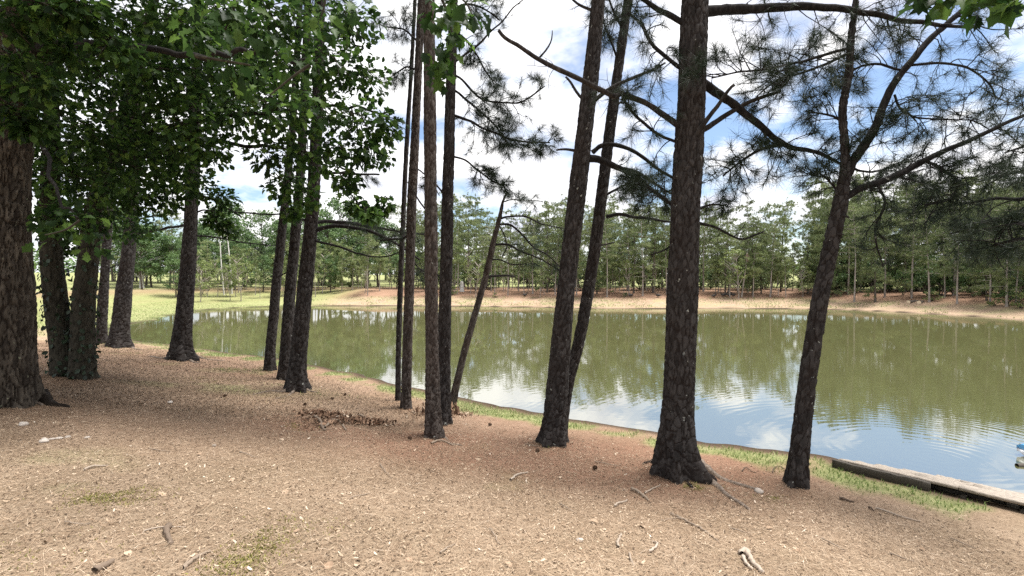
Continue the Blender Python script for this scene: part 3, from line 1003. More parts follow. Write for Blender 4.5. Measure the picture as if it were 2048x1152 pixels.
pine((539, 740), 'dark slender pine, rearmost of three by the debris',
     [(539, 740, 25), (541, 700, 22), (550, 600, 21), (560, 500, 19), (571, 400, 17), (585, 250, 15), (598, 50, 12)],
     [([(566, 437, 6), (585, 436, 5), (620, 446, 3)], dict(bare=2, L_=0.3)),
      ([(564, 428, 4), (520, 428, 4, .2), (470, 424, 3, .3), (410, 421, 2, .4)], dict(bare=4, L_=0.4)),
      ([(552, 555, 3), (540, 553, 2), (530, 560, 2)], dict(dead=True))],
     top=9.0, nseg=48, step=0.025, amp=0.010, flare=0.35, crown=6)

pine((364, 718), 'dark pine with wide root flare at the shore, standing alone right of the leafy trees',
     [(364, 718, 46), (363, 690, 40), (369, 620, 37), (376, 540, 33), (381, 450, 29), (386, 350, 27), (392, 180, 23), (398, 0, 20)],
     [([(378, 450, 6), (340, 455, 6, .2), (300, 462, 5, .4), (268, 466, 4, .6)], dict(bare=3, L_=0.4)),
      ([(384, 430, 5), (410, 420, 4), (440, 428, 3), (480, 420, 2)], dict(bare=3, L_=0.4)),
      ([(384, 470, 5), (430, 475, 4, .2), (500, 487, 3, .4), (560, 492, 2, .5)], dict(bare=4, n=3, L_=0.5))],
     top=9.5, nseg=64, step=0.028, amp=0.013, cw=0.055, ch=0.13, flare=1.2, nl=5, fl_h=0.3, crown=7)

pine((242, 692), 'stout pine with grey lit edge, between the ivy trunk and the lone shore pine',
     [(241, 692, 48), (241, 665, 40), (246, 600, 37), (254, 530, 31), (261, 460, 27), (266, 400, 25), (274, 200, 21), (280, 30, 18)],
     [([(262, 470, 6), (300, 464, 5), (345, 455, 4), (372, 448, 3)], dict(bare=3, L_=0.4)),
      ([(262, 445, 6), (290, 436, 5), (320, 430, 4)], dict())],
     top=9.5, nseg=64, step=0.03, amp=0.013, cw=0.055, ch=0.13, flare=0.8, nl=5, fl_h=0.28, crown=7)

pine((203, 688), 'slender pine standing close behind the ivy-covered trunk',
     [(203, 688, 27), (204, 640, 24), (209, 560, 21), (214, 480, 19), (219, 400, 17), (226, 200, 14)],
     [([(212, 540, 4), (235, 530, 3), (250, 532, 2)], dict())],
     top=8.0, nseg=48, step=0.03, amp=0.014, cw=0.06, ch=0.16, flare=0.35, crown=5)

# a pine beside the camera, outside the picture, whose dark boughs hang in from the side
sp_ = np.array([4.35, 3.1, 0.0]); sp_[2] = h1(sp_[0], sp_[1])
sidepine = thing('pine_tree', 'dark dense pine boughs hanging in over the pond at the right edge', 'pine tree', tuple(sp_))
k = np.linspace(0, 1, 120)
tp = sp_ + np.stack([0.25 * k + 0.03 * np.sin(9 * k), 0.1 * np.sin(5 * k), -0.15 + 8.0 * k], 1)
v, q, tri = tube(tp, 0.15 * (1 - 0.75 * k), 40, True, bark_disp(0.012, 0.05, 0.13, 3, 0.4))
part('trunk', sidepine, v, [q, tri], M['pine_bark'], True)
twigs, tufts = Bag(), []
for z0, ends in ((3.1, [(2100, 375, 4.2), (1985, 398, 5.0), (1880, 415, 5.6)]), (2.9, [(2110, 440, 4.0), (2010, 440, 4.6), (1900, 468, 5.2)]),
                 (2.7, [(2140, 470, 3.8), (2040, 478, 4.4), (1945, 502, 4.9)]), 
                 (3.3, [(2120, 330, 4.4), (2030, 345, 5.2), (1950, 365, 5.9)]), (3.0, [(2060, 410, 5.0), (1980, 440, 5.8), (1930, 450, 6.3)]),
                 (3.6, [(2150, 300, 4.4), (2070, 290, 5.0), (2010, 305, 5.6)])):
    P = np.array([sp_ + [0.1, 0.05, z0 - sp_[2]]] + [at(*e) for e in ends])
    Pf, Rf = smooth_line(P, np.linspace(0.028, 0.008, len(P)), 40)
    v, q, tri = tube(Pf, Rf, 8)
    part('branch', sidepine, v, [q, tri], M['branch'], True)
    grow_twigs(Pf, Rf, twigs, tufts, 10, 0.5, 0.3, droop=0.4)
finish_pine(sidepine, twigs, tufts, n=30, Lm=0.18, w=0.0042)

# roots of the thick pine and of the front pine of three, lying on the ground
def root(tree_name_obj, pts_px, r0, r1, mat='root'):
    P = np.array([on_ground(*p) for p in pts_px])
    n = 40
    q = catmull(P, n)
    zz = height(q[:, 0], q[:, 1])
    k = np.linspace(0, 1, n)
    q[:, 2] = zz + np.linspace(r0 * 0.25, -r1 * 0.5, n) + 0.010 * np.sin(k * 9)
    v, f, tri = tube(q, np.linspace(r0, r1, n), 9, True, lambda th, s, r: r * 0.5 * (vnoise(np.stack([np.cos(th) * 1.3, np.sin(th) * 1.3, s * 9], 1), 17) - 0.4))
    part('root', tree_name_obj, v, [f, tri], M[mat], True)


pines = {o['label'][:12]: o for o in COL.objects if o.get('category') == 'pine tree'}
big = pines['thickest pin']
root(big, [(1385, 925), (1408, 950), (1436, 975), (1462, 998), (1500, 1022)], 0.055, 0.012)
root(big, [(1390, 920), (1425, 948), (1470, 968), (1520, 982)], 0.05, 0.015)
root(big, [(1330, 915), (1305, 922), (1285, 930)], 0.045, 0.010, 'pine_bark')
root(big, [(1365, 940), (1372, 962), (1385, 978)], 0.05, 0.012, 'pine_bark')
root(big, [(1368, 915), (1392, 935), (1412, 952), (1430, 964)], 0.095, 0.03, 'pine_bark')
root(big, [(1340, 925), (1322, 928), (1302, 926)], 0.08, 0.02, 'pine_bark')
three = pines['dark pine wi'] if 'dark pine wi' in pines else big
for o in COL.objects:
    lb = o.get('label', '')
    if lb.startswith('dark pine with exposed'):
        root(o, [(585, 775), (566, 785), (540, 783), (505, 790)], 0.045, 0.012)
        root(o, [(604, 775), (618, 782), (636, 786)], 0.04, 0.010)
        root(o, [(592, 778), (575, 792), (552, 798)], 0.03, 0.010)
    if lb.startswith('dark pine with wide'):
        root(o, [(352, 712), (338, 716), (315, 716), (296, 712)], 0.06, 0.015)
        root(o, [(375, 716), (385, 724), (400, 727)], 0.06, 0.015)
        root(o, [(384, 712), (410, 718), (450, 722)], 0.05, 0.012)
    if lb.startswith('stout pine'):
        root(o, [(255, 690), (268, 697), (285, 700)], 0.06, 0.015)
    if lb.startswith('straight pine with tan'):
        root(o, [(872, 868), (890, 876), (905, 888), (925, 892)], 0.02, 0.006)

# ------------------------------------------------------------------ broadleaf trees of the near bank
HALF = [(0.09, 0.10), (0.36, 0.06), (0.27, 0.24), (0.52, 0.40), (0.25, 0.47), (0.33, 0.70), (0.13, 0.68)]
OAK = [(0.07, 0.10), (0.20, 0.20), (0.14, 0.30), (0.33, 0.44), (0.20, 0.52), (0.36, 0.72), (0.20, 0.80)]


def leaf_template(half, tip=1.0, fold=0.22, curl=0.25):
    out = [(0.0, -0.02)] + half + [(0.0, tip)] + [(-x, y) for x, y in half[::-1]]
    pts = [(0.0, 0.42)] + out
    v = np.array([(x, y, fold * abs(x) - curl * (y - 0.2) ** 2) for x, y in pts])
    n = len(out)
    f = np.array([(0, 1 + k, 1 + (k + 1) % n) for k in range(n)])
    st = np.array([(-0.012, 0.42, 0.004), (0.012, 0.42, 0.004), (0.008, -0.35, 0.05), (-0.008, -0.35, 0.05)])
    f2 = np.array([(len(v), len(v) + 1, len(v) + 2), (len(v), len(v) + 2, len(v) + 3)])
    return np.concatenate([v, st]), np.concatenate([f, f2])


LEAF_A, LEAF_B = leaf_template(HALF), leaf_template(OAK, 0.98, 0.15, 0.4)
LEAF_S = (np.array([(0, 0, 0), (0.30, 0.30, 0.05), (0.34, 0.62, 0.02), (0, 1, -0.15), (-0.34, 0.62, 0.02), (-0.30, 0.30, 0.05)], float),
          np.array([(0, 1, 2), (0, 2, 3), (0, 3, 4), (0, 4, 5)]))


def place_leaves(bag, tmpl, pos, tipdir, size, up=(0, 0, 1), tint=None):
    v, f = tmpl
    pos = np.asarray(pos, float)
    k = len(pos)
    if k == 0:
        return
    y = nrm(tipdir)
    n = nrm(np.array(up)[None] + rng.normal(size=(k, 3)) * 0.45)
    x = nrm(np.cross(y, n))
    z = np.cross(x, y)
    R = np.stack([x, y, z], 2)
    W = np.einsum('kij,nj->kni', R, v) * np.asarray(size).reshape(-1, 1, 1) + pos[:, None]
    ff = (f[None] + (np.arange(k) * len(v))[:, None, None]).reshape(-1, 3)
    tt = np.repeat(rng.random(k) if tint is None else tint, len(v))
    bag.add(W.reshape(-1, 3), ff, tt)


def clump_points(c, r, n):
    d = nrm(rng.normal(size=(n, 3)))
    rad = rng.random((n, 1)) ** 0.45
    return c + d * rad * r, d


oak_p = on_ground(28, 806)
oak = thing('oak_tree', 'massive old oak with deeply furrowed bark at the left edge', 'oak tree', tuple(oak_p))
OY = oak_p[1]
P, R = px_line([(10, 806, 146), (10, 740, 136), (8, 600, 128), (6, 480, 122), (4, 400, 122), (10, 300, 110), (32, 160, 96), (54, 40, 84), (65, -80, 70)], OY)
P[0, 2] = oak_p[2] - 0.15
Pf, Rf = smooth_line(P, R, 260)
bd = bark_disp(0.020, 0.036, 0.20, 77, 0.34, 6, 0.30)
v, q, tri = tube(Pf, Rf, 170, True, bd)
part('trunk', oak, v, [q, tri], M['oak_bark'], True, {k_: np.append(a_, 0.5) for k_, a_ in bd.attrs.items()})
ko = np.linspace(0, 1, 50)
v, q, tri = tube(Pf[-1] + np.stack([0.3 * ko, -0.2 * ko, 5 * ko], 1), Rf[-1] * (1 - 0.85 * ko), 24)
part('trunk_top', oak, v, [q, tri], M['oak_bark'], True)
root(oak, [(80, 795), (100, 808), (140, 815)], 0.09, 0.02, 'oak_bark')
root(oak, [(40, 808), (70, 806), (85, 812)], 0.05, 0.015, 'root')

map_p = on_ground(150, 752)
maple = thing('maple_tree', 'twin-stemmed leafy tree wrapped in dark ivy beside the big oak', 'leafy tree', tuple(map_p))
MY = map_p[1]
for tr in ([(130, 748, 60), (124, 690, 52), (111, 600, 52), (102, 480, 46), (100, 380, 40), (104, 250, 34), (100, 120, 26), (90, -60, 18)],
           [(164, 750, 60), (165, 690, 54), (168, 600, 49), (180, 480, 42), (196, 390, 38), (232, 290, 32), (262, 180, 26), (295, 60, 22), (320, -60, 16)]):
    P, R = px_line(tr, MY)
    P[0, 2] = map_p[2] - 0.12
    Pf, Rf = smooth_line(P, R, 200)
    v, q, tri = tube(Pf, Rf, 72, True, bark_disp(0.012, 0.05, 0.16, 91 + int(tr[0][0]), 0.15))
    part('trunk', maple, v, [q, tri], M['ivy_bark'], True)
    ivy = Bag()
    for _ in range(330):
        i = rng.integers(0, 120)
        a = rng.uniform(0, 2 * np.pi)
        d = np.array([math.cos(a), math.sin(a), 0])
        place_leaves(ivy, LEAF_S, [Pf[i] + d * (Rf[i] + 0.02)], [d * 0.4 + [rng.normal() * .5, rng.normal() * .5, -0.8]], [rng.uniform(0.05, 0.11)], up=d)
    ivy.part('ivy', maple, M['ivy'], kind='stuff')

LIMBS = [(oak, [(60, 100, 28, 0), (150, 92, 22, -.4), (260, 98, 18, -.8), (390, 112, 15, -1.2), (500, 104, 11, -1.6), (620, 130, 9, -1.9)], OY),
         (oak, [(70, 10, 36, 0), (180, -20, 30, -1.0), (330, -30, 26, -1.8), (480, -40, 22, -2.4), (640, -60, 18, -2.9), (800, -50, 12, -3.1), (880, -10, 7, -3.1)], OY),
         (oak, [(55, 200, 16, 0), (90, 300, 11, -.6), (120, 400, 8, -1.2), (160, 440, 5, -1.4)], OY),
         (maple, [(196, 392, 22, 0), (225, 330, 20, -.2), (290, 310, 15, -.5), (370, 300, 11, -.8), (450, 320, 7, -1.0)], MY),
         (maple, [(232, 290, 20, 0), (300, 225, 16, .2), (400, 190, 12, .4), (500, 165, 9, .5), (620, 150, 6, .5)], MY),
         (maple, [(215, 330, 18, 0), (300, 270, 15, -.5), (420, 240, 12, -1.0), (560, 220, 9, -1.4), (690, 215, 6, -1.6), (770, 225, 4, -1.6)], MY),
         (maple, [(200, 380, 16, 0), (270, 350, 13, .6), (340, 360, 9, 1.2), (420, 400, 6, 1.6), (480, 430, 4, 1.8)], MY),
         (maple, [(262, 180, 16, 0), (360, 100, 13, -.3), (480, 60, 10, -.6), (610, 60, 7, -.8), (720, 90, 4, -.9)], MY),
         (maple, [(232, 290, 16, 0), (360, 280, 12, -.6), (500, 290, 9, -1.0), (620, 310, 6, -1.3), (710, 350, 4, -1.4)], MY)]
for tree, tr, Yd in LIMBS:
    branch_px(tree, tr, Yd, 12, 'branch', 0.04)

# leaf clumps: (px, py, depth, radius px); each clump is a ball of leaves on its own twigs
CL = [(60, 40, 7.6, 90), (170, 50, 7.2, 90), (280, 40, 7.8, 90), (380, 50, 6.6, 85), (470, 30, 7.4, 80), (560, 30, 6.4, 75), (640, 40, 7.2, 65), (710, 50, 6.8, 55),
      (110, 150, 8.4, 85), (210, 160, 7.4, 85), (310, 150, 6.6, 85), (400, 160, 7.6, 85), (490, 130, 6.4, 80), (590, 130, 7.0, 75), (670, 130, 6.4, 65), (735, 160, 6.8, 55),
      (90, 260, 8.2, 80), (190, 260, 7.0, 85), (290, 245, 8.2, 85), (380, 250, 6.8, 85), (480, 225, 7.4, 80), (570, 220, 6.2, 75), (650, 225, 7.0, 65), (725, 245, 6.4, 55), (775, 255, 6.6, 40),
      (90, 350, 8.6, 75), (160, 360, 7.6, 70), (260, 335, 7.2, 75), (345, 330, 8.0, 70), (410, 300, 7.4, 55), (545, 305, 6.8, 50), (620, 310, 6.6, 60), (690, 305, 6.4, 50), (750, 310, 6.4, 38),
      (130, 440, 6.2, 55), (180, 430, 8.8, 55), (250, 395, 8.6, 50), (320, 395, 9.0, 50), (390, 370, 9.2, 42), (445, 400, 9.6, 32), (570, 370, 7.4, 40), (610, 395, 7.2, 32), (695, 365, 6.4, 30), (715, 410, 6.2, 24), (740, 430, 6.0, 18), (585, 425, 7.4, 22),
      (430, 440, 9.4, 26), (460, 460, 9.5, 20), (770, 410, 6.4, 18), (270, 455, 10.5, 40), (150, 300, 9.4, 80), (240, 120, 9.2, 90), (60, 160, 6.2, 60), (340, 90, 9.0, 90), (440, 80, 8.6, 80),
      (520, 80, 8.6, 70), (320, 290, 9.2, 75), (430, 190, 9.0, 75), (530, 180, 8.4, 70), (100, 80, 9.0, 90), (210, 330, 9.4, 70), (120, 490, 9.0, 30),
      (130, 95, 5.3, 45), (230, 100, 5.0, 45), (40, 130, 5.2, 40), (170, 20, 4.8, 45), (30, 40, 4.8, 55), (75, 165, 5.0, 45), (25, 225, 5.2, 45), (90, 20, 4.7, 50), (60, 255, 5.3, 36)]
crown, ctw = Bag(), Bag()
for (px, py, yy, r) in CL:
    c = at(px, py, yy)
    rw = r * yy / F
    n = int((560 if px < 520 else 400) * rw ** 1.6 / 0.5) + 60
    pos, d = clump_points(c, rw * np.array([1, 1, 0.8]), n)
    tips = d * 0.7 + rng.normal(size=(n, 3)) * 0.5 + np.array([0, 0, -0.45])
    big_ = rng.random(n) < 0.4
    sz = rng.uniform(0.05, 0.12, n)
    place_leaves(crown, LEAF_A, pos[big_], tips[big_], sz[big_])
    place_leaves(crown, LEAF_S, pos[~big_], tips[~big_], sz[~big_])
    for _ in range(int(5 + 10 * rw)):
        e, _d = clump_points(c, rw * 0.95, 1)
        s0 = c + rng.normal(size=3) * rw * 0.15 + np.array([-0.3 * rw, 0, 0.1])
        mid = (s0 + e[0]) / 2 + rng.normal(size=3) * rw * 0.1
        bag_tube(ctw, catmull([s0, mid, e[0]], 6), np.linspace(0.008, 0.003, 6), 4)
# the part of the crown above the picture, which shades the bank
for _ in range(95):
    c = np.array([rng.uniform(-12.5, -2.6), rng.uniform(5.0, 14.0), 0])
    c[2] = 1.6 + 0.62 * c[1] + rng.uniform(0.8, 3.2)
    pos, d = clump_points(c, np.array([1.1, 1.1, 0.7]), 150)
    place_leaves(crown, LEAF_S, pos, d * 0.7 + rng.normal(size=(150, 3)) * 0.5 + [0, 0, -0.4], rng.uniform(0.14, 0.22, 150))
for _ in range(26):
    c = np.array([rng.uniform(-9.5, -4.0), rng.uniform(2.2, 6.0), 0])
    c[2] = 1.6 + 0.60 * c[1] + rng.uniform(1.0, 2.6)
    pos, d = clump_points(c, np.array([1.0, 1.0, 0.6]), 150)
    place_leaves(crown, LEAF_S, pos, d * 0.7 + rng.normal(size=(150, 3)) * 0.5 + [0, 0, -0.4], rng.uniform(0.14, 0.22, 150))
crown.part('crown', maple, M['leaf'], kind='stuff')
ctw.part('twigs', maple, M['ivy_bark'], True, kind='stuff')

# large near leaves of the oak, one object each
LEAFM = []
for q_ in range(8):
    tv, tf = (LEAF_A, LEAF_B)[q_ % 2]
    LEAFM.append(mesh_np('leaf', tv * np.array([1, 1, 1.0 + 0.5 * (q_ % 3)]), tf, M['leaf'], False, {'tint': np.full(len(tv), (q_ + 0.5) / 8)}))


def hang_leaves(tree, c, rw, n, size=(0.08, 0.135)):
    pos, d = clump_points(c, rw * np.array([1, 1, 0.75]), n)
    for p, dd in zip(pos, d):
        y = Vector(nrm(dd * 0.6 + rng.normal(size=3) * 0.45 + [0, 0, -0.55]))
        z = Vector(nrm(np.array([0, -0.3, 0.8]) + rng.normal(size=3) * 0.5))
        x = y.cross(z).normalized()
        z = x.cross(y)
        o = bpy.data.objects.new('leaf', LEAFM[int(rng.integers(0, 8))])
        COL.objects.link(o)
        o.parent = tree
        o.matrix_local = Matrix.Translation(Vector(p) - tree.location) @ Matrix((x, y, z)).transposed().to_4x4() @ Matrix.Scale(float(rng.uniform(*size)), 4)


def leaf_twigs(tree, segs, Yd):
    bag = Bag()
    for tr in segs:
        P, R = px_line(tr, Yd)
        Pf, Rf = smooth_line(P, R, 24)
        bag_tube(bag, Pf, Rf, 6)
    bag.part('twigs', tree, M['ivy_bark'], True, kind='stuff')


for (px, py, yy, r, n) in [(450, 25, 3.6, 55, 26), (520, 70, 3.8, 50, 22), (400, 70, 3.7, 50, 18), (575, 120, 4.0, 45, 18), (480, 130, 3.9, 45, 16), (610, 215, 4.6, 45, 16), (540, 190, 4.4, 45, 14),
                           (640, 30, 4.0, 45, 16), (700, 20, 4.4, 45, 14), (880, 20, 3.4, 42, 20), (910, 70, 3.4, 45, 22), (880, 110, 3.4, 38, 16), (885, 155, 3.4, 26, 8), (930, 20, 3.3, 42, 16),
                           (150, 450, 5.0, 55, 16), (110, 465, 5.0, 45, 12), (180, 490, 5.1, 30, 8)]:
    hang_leaves(oak, at(px, py, yy), r * yy / F, n)
leaf_twigs(oak, [[(620, 130, 7), (590, 150, 5), (540, 190, 3)], [(480, -40, 9), (470, 10, 6), (450, 60, 4)], [(390, 112, 8), (440, 120, 6), (500, 130, 4)], [(640, -60, 8), (650, 0, 5), (640, 40, 3)],
                 [(880, -10, 6), (900, 40, 5), (905, 90, 4), (885, 160, 3)], [(840, -40, 5), (920, -5, 4), (945, 30, 3)], [(160, 440, 6), (130, 460, 5), (90, 470, 3)]], 3.7)

# a second leafy tree out of the picture on the other side: only its lowest spray shows at the top corner
s2 = np.array([4.9, 1.2, 0.0]); s2[2] = h1(4.9, 1.2)
oak2 = thing('oak_tree', 'spray of oak leaves hanging into the top right corner', 'oak tree', tuple(s2))
v, q, tri = tube(s2 + np.stack([0.2 * np.sin(4 * ko), 0.1 * ko, -0.1 + 7 * ko], 1), 0.2 * (1 - 0.7 * ko), 28, True, bark_disp(0.015, 0.05, 0.2, 33, 0.3))
part('trunk', oak2, v, [q, tri], M['oak_bark'], True)
Pb = np.array([s2 + [0.15, 0.08, 4.6 - s2[2]], at(2120, -110, 2.8), at(2000, -60, 3.0), at(1880, -25, 3.1)])
Pf, Rf = smooth_line(Pb, np.array([0.06, 0.03, 0.016, 0.006]), 40)
v, q, tri = tube(Pf, Rf, 8)
part('branch', oak2, v, [q, tri], M['ivy_bark'], True)
for (px, py, yy, r, n) in [(1870, 0, 3.1, 32, 12), (1850, 15, 3.1, 18, 4), (1985, -10, 3.0, 45, 20), (2035, 5, 2.9, 35, 14), (1920, -25, 3.0, 35, 8)]:
    hang_leaves(oak2, at(px, py, yy), r * yy / F, n, (0.10, 0.15))


# ------------------------------------------------------------------ trees round the far side of the pond
def proto_pine(seed, h, cb, spread, n_limb, mat, nn=13, trunk='far_bark', r=0.085):
    global rng
    keep, rng = rng, np.random.default_rng(seed)
    k = np.linspace(0, 1, 22)
    lean = rng.normal(size=2) * 0.025 * h
    P = np.stack([lean[0] * k ** 2 + 0.03 * np.sin(k * 7 + seed), lean[1] * k ** 2 + 0.03 * np.cos(k * 6), -0.2 + (h + 0.2) * k], 1)
    tr, cr = Bag(), Bag()
    bag_tube(tr, P, r * (1 - 0.9 * k) * (1 + 0.5 * np.exp(-k * 40)), 8)
    bases, dirs, tints = [], [], []
    for j in range(n_limb):
        t = cb + (1 - cb) * (j + rng.random()) / n_limb
        i = min(20, int(t * 21))
        a = rng.uniform(0, 2 * np.pi)
        prof = rng.choice([0.6, 0.9, 1.0, 1.25]) * (0.42 + 0.58 * math.sin(min(1, (1 - t) / (1 - cb) * 1.15 + 0.12) * math.pi * 0.62)) * rng.uniform(0.55, 1.15)
        l = spread * prof
        u = np.linspace(0, 1, 6)[:, None]
        up = rng.uniform(0.0, 0.40) * (0.3 + t)
        Q = P[i] + np.array([math.cos(a), math.sin(a), up]) * u * l + np.array([0, 0, -0.22]) * u ** 2 * l + rng.normal(size=(6, 3)) * 0.03 * u
        bag_tube(tr, Q, np.linspace(0.022, 0.007, 6), 4)
        tin = rng.random()
        for _ in range(int(5 + 9 * l)):
            w = rng.uniform(0.3, 1.0)
            p = Q[int(w * 5)] + rng.normal(size=3) * np.array([0.15, 0.15, 0.07]) * (0.6 + 0.6 * l)
            bases.append(p)
            dirs.append(np.array([math.cos(a), math.sin(a), 0.5]) + rng.normal(size=3) * 0.7)
            tints.append(np.clip(0.55 * tin + 0.45 * rng.random(), 0, 1))
    bases.append(P[-1]); dirs.append(np.array([0, 0, 1.0])); tints.append(0.6)
    needle_tri(bases, dirs, nn, 0.23, 0.040, 0.74, cr, np.array(tints))
    out = []
    v, f, a_ = tr.get()
    out.append(('trunk', mesh_np('trunk', v, f, M[trunk], True, a_)))
    v, f, a_ = cr.get()
    out.append(('crown', mesh_np('crown', v, f, M[mat], False, a_)))
    rng = keep
    return out


def proto_leafy(seed, h, cb, spread, n_clump, mat, trunk='far_bark_dark', r=0.13, leaf=0.19, nl=58, flare=0.5):
    global rng
    keep, rng = rng, np.random.default_rng(seed)
    k = np.linspace(0, 1, 18)
    P = np.stack([0.10 * np.sin(k * 5 + seed), 0.10 * np.cos(k * 4 + seed), -0.2 + (h * 0.85 + 0.2) * k], 1)
    tr, cr = Bag(), Bag()
    bag_tube(tr, P, r * (1 - 0.85 * k) * (1 + flare * np.exp(-k * 26)), 9)
    for j in range(n_clump):
        t = cb + (1 - cb) * rng.random() ** 0.85
        a = rng.uniform(0, 2 * np.pi)
        rad = spread * math.sin(min(1, (1.06 - t) / (1.06 - cb) * 0.9 + 0.1) * math.pi * 0.8) * rng.uniform(0.25, 1.0)
        c = np.array([rad * math.cos(a), rad * math.sin(a), h * t])
        i = min(17, max(2, int((t - 0.12) / 0.85 * 17)))
        mid = (P[i] + c) / 2 + np.array([0, 0, 0.08 * rad])
        bag_tube(tr, catmull([P[i], mid, c], 6), np.linspace(0.028, 0.006, 6), 4)
        rw = spread * rng.uniform(0.12, 0.24)
        pos, d = clump_points(c, rw * np.array([1.15, 1.15, 0.65]), nl)
        tin = rng.random()
        place_leaves(cr, LEAF_S, pos, d * 0.8 + rng.normal(size=(nl, 3)) * 0.5 + [0, 0, -0.3], rng.uniform(0.7, 1.25, nl) * leaf, tint=np.clip(0.5 * tin + 0.5 * rng.random(nl), 0, 1))
    out = []
    v, f, a_ = tr.get()
    out.append(('trunk', mesh_np('trunk', v, f, M[trunk], True, a_)))
    v, f, a_ = cr.get()
    out.append(('crown', mesh_np('crown', v, f, M[mat], False, a_)))
    rng = keep
    return out


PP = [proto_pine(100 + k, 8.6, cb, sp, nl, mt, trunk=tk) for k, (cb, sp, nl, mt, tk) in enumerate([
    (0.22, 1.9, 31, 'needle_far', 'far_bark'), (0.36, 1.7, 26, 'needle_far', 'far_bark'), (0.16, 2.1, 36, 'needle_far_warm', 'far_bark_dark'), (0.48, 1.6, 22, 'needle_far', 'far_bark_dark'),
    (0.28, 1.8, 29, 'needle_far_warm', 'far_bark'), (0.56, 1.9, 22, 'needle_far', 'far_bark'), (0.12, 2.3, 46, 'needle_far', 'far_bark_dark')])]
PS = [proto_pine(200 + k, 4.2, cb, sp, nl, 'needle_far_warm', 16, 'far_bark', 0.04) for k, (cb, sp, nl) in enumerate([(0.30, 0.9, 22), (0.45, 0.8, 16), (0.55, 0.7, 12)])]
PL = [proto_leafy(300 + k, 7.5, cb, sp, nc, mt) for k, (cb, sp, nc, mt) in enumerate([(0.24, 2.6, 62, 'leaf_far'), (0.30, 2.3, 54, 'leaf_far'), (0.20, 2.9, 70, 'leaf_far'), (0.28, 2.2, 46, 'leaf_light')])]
PY = [proto_leafy(400 + k, 3.4, 0.34, 1.0, 20, 'leaf_light', 'far_bark', 0.035, 0.12, 22) for k in range(3)]
PB = [proto_leafy(500 + k, 1.1, 0.15, 0.8, 16, mt, 'far_bark_dark', 0.03, 0.10, 30) for k, mt in enumerate(('leaf_light', 'leaf_far'))]
PW = proto_leafy(600, 5.2, 0.30, 2.4, 60, 'leaf_far', 'white_bark', 0.17, 0.18, 60, 0.9)


def far_point(px, ds):
    yy = np.arange(22, 130, 0.25)
    xx = (px - CX) / F * yy
    d = sdist(np.clip(xx, -59, 59), np.clip(yy, -9, 89))
    ins = np.where(d < 0)[0]
    k0 = ins[-1] if len(ins) else 0
    ok = np.where((np.arange(len(yy)) > k0) & (d >= ds))[0]
    k = ok[0] if len(ok) else len(yy) - 1
    x, y = xx[k], yy[k]
    return np.array([x, y, h1(x, y)])


FAR = []


def plant(name, label, cat, group, proto, p, s, sz=None, rank=None):
    t = thing(name, label, cat, tuple(p), group)
    t.rotation_euler = (0, 0, float(rng.uniform(0, 6.28)))
    t.scale = (s, s, sz or s)
    for nm, me in proto:
        link(nm, me, t)
    if rank is not None:
        FAR.append((t, label, rank, CX + F * p[0] / p[1]))
    return t


def top_scale(p, ytop, h):
    return max(0.3, (at(1024, ytop, p[1])[2] - p[2]) / h)


taken = []


def free(p, r):
    for q in taken:
        if (q[0] - p[0]) ** 2 + (q[1] - p[1]) ** 2 < r * r:
            return False
    taken.append(p)
    return True


G1, G2, G3 = 'pines on the far bank', 'leafy trees beyond the pond', 'pines in the wood at the right of the pond'
L1 = 'slender pine among the row along the far bank'
L2 = 'green leafy tree beyond the far left end of the pond'
L3 = 'tall pine in the dense dark wood at the right of the pond'
# pines across the water, three ranks
for rank, (d0, d1, n, yt) in enumerate(((4.5, 8, 56, 420), (9, 16, 62, 400), (17, 30, 24, 395))):
    for px in np.linspace(845, 1650, n) + rng.uniform(-9, 9, n):
        if 1572 < px < 1612 and rank < 3:
            continue
        p = far_point(px, rng.uniform(d0, d1))
        if not free(p, 0.9):
            continue
        s = top_scale(p, yt + rng.uniform(-18, 70), 8.6)
        plant('pine_tree', L1, 'pine tree', G1, PP[int(rng.integers(0, 7))], p, s * rng.uniform(0.85, 1.1), s, rank=rank)
# the wood on the right, deep and dark
for rank, (d0, d1, n, yt) in enumerate(((3.0, 6, 26, 400), (6.5, 11, 28, 362), (11.5, 18, 28, 350), (19, 32, 26, 355))):
    for px in np.linspace(1645, 2260, n) + rng.uniform(-9, 9, n):
        p = far_point(px, rng.uniform(d0, d1))
        if not free(p, 0.9):
            continue
        s = top_scale(p, yt + rng.uniform(-20, 60), 8.6)
        plant('pine_tree', L3, 'pine tree', G3, PP[int(rng.choice([0, 1, 3, 5, 5, 6, 6]))], p, s * rng.uniform(0.9, 1.15), s, rank=rank)
for px in np.linspace(1660, 2250, 26) + rng.uniform(-9, 9, 26):
    p = far_point(px, rng.uniform(9, 22))
    plant('leafy_tree', 'low dark leafy tree under the pines at the right of the pond', 'leafy tree', 'understorey of the wood at the right', PL[int(rng.integers(0, 3))], p, rng.uniform(0.42, 0.6), rank=3)
# leafy trees and a few pines beyond the left end
for rank, (d0, d1, n, yt) in enumerate(((8, 12, 11, 470), (13, 18, 22, 440), (19, 30, 26, 412))):
    for px in np.linspace(215, 850, n) + rng.uniform(-14, 14, n):
        p = far_point(px, rng.uniform(d0, d1))
        if not free(p, 1.8):
            continue
        s = top_scale(p, yt + rng.uniform(-15, 45), 7.5)
        if rng.random() < 0.22:
            plant('pine_tree', 'pine mixed in among the leafy trees beyond the left end of the pond', 'pine tree', 'pines among the leafy trees', PP[int(rng.integers(0, 7))], p, s * 0.95, rank=3)
        else:
            plant('leafy_tree', L2, 'leafy tree', G2, PL[int(rng.choice([0, 1, 2, 3, 0, 1]))], p, s, rank=rank)
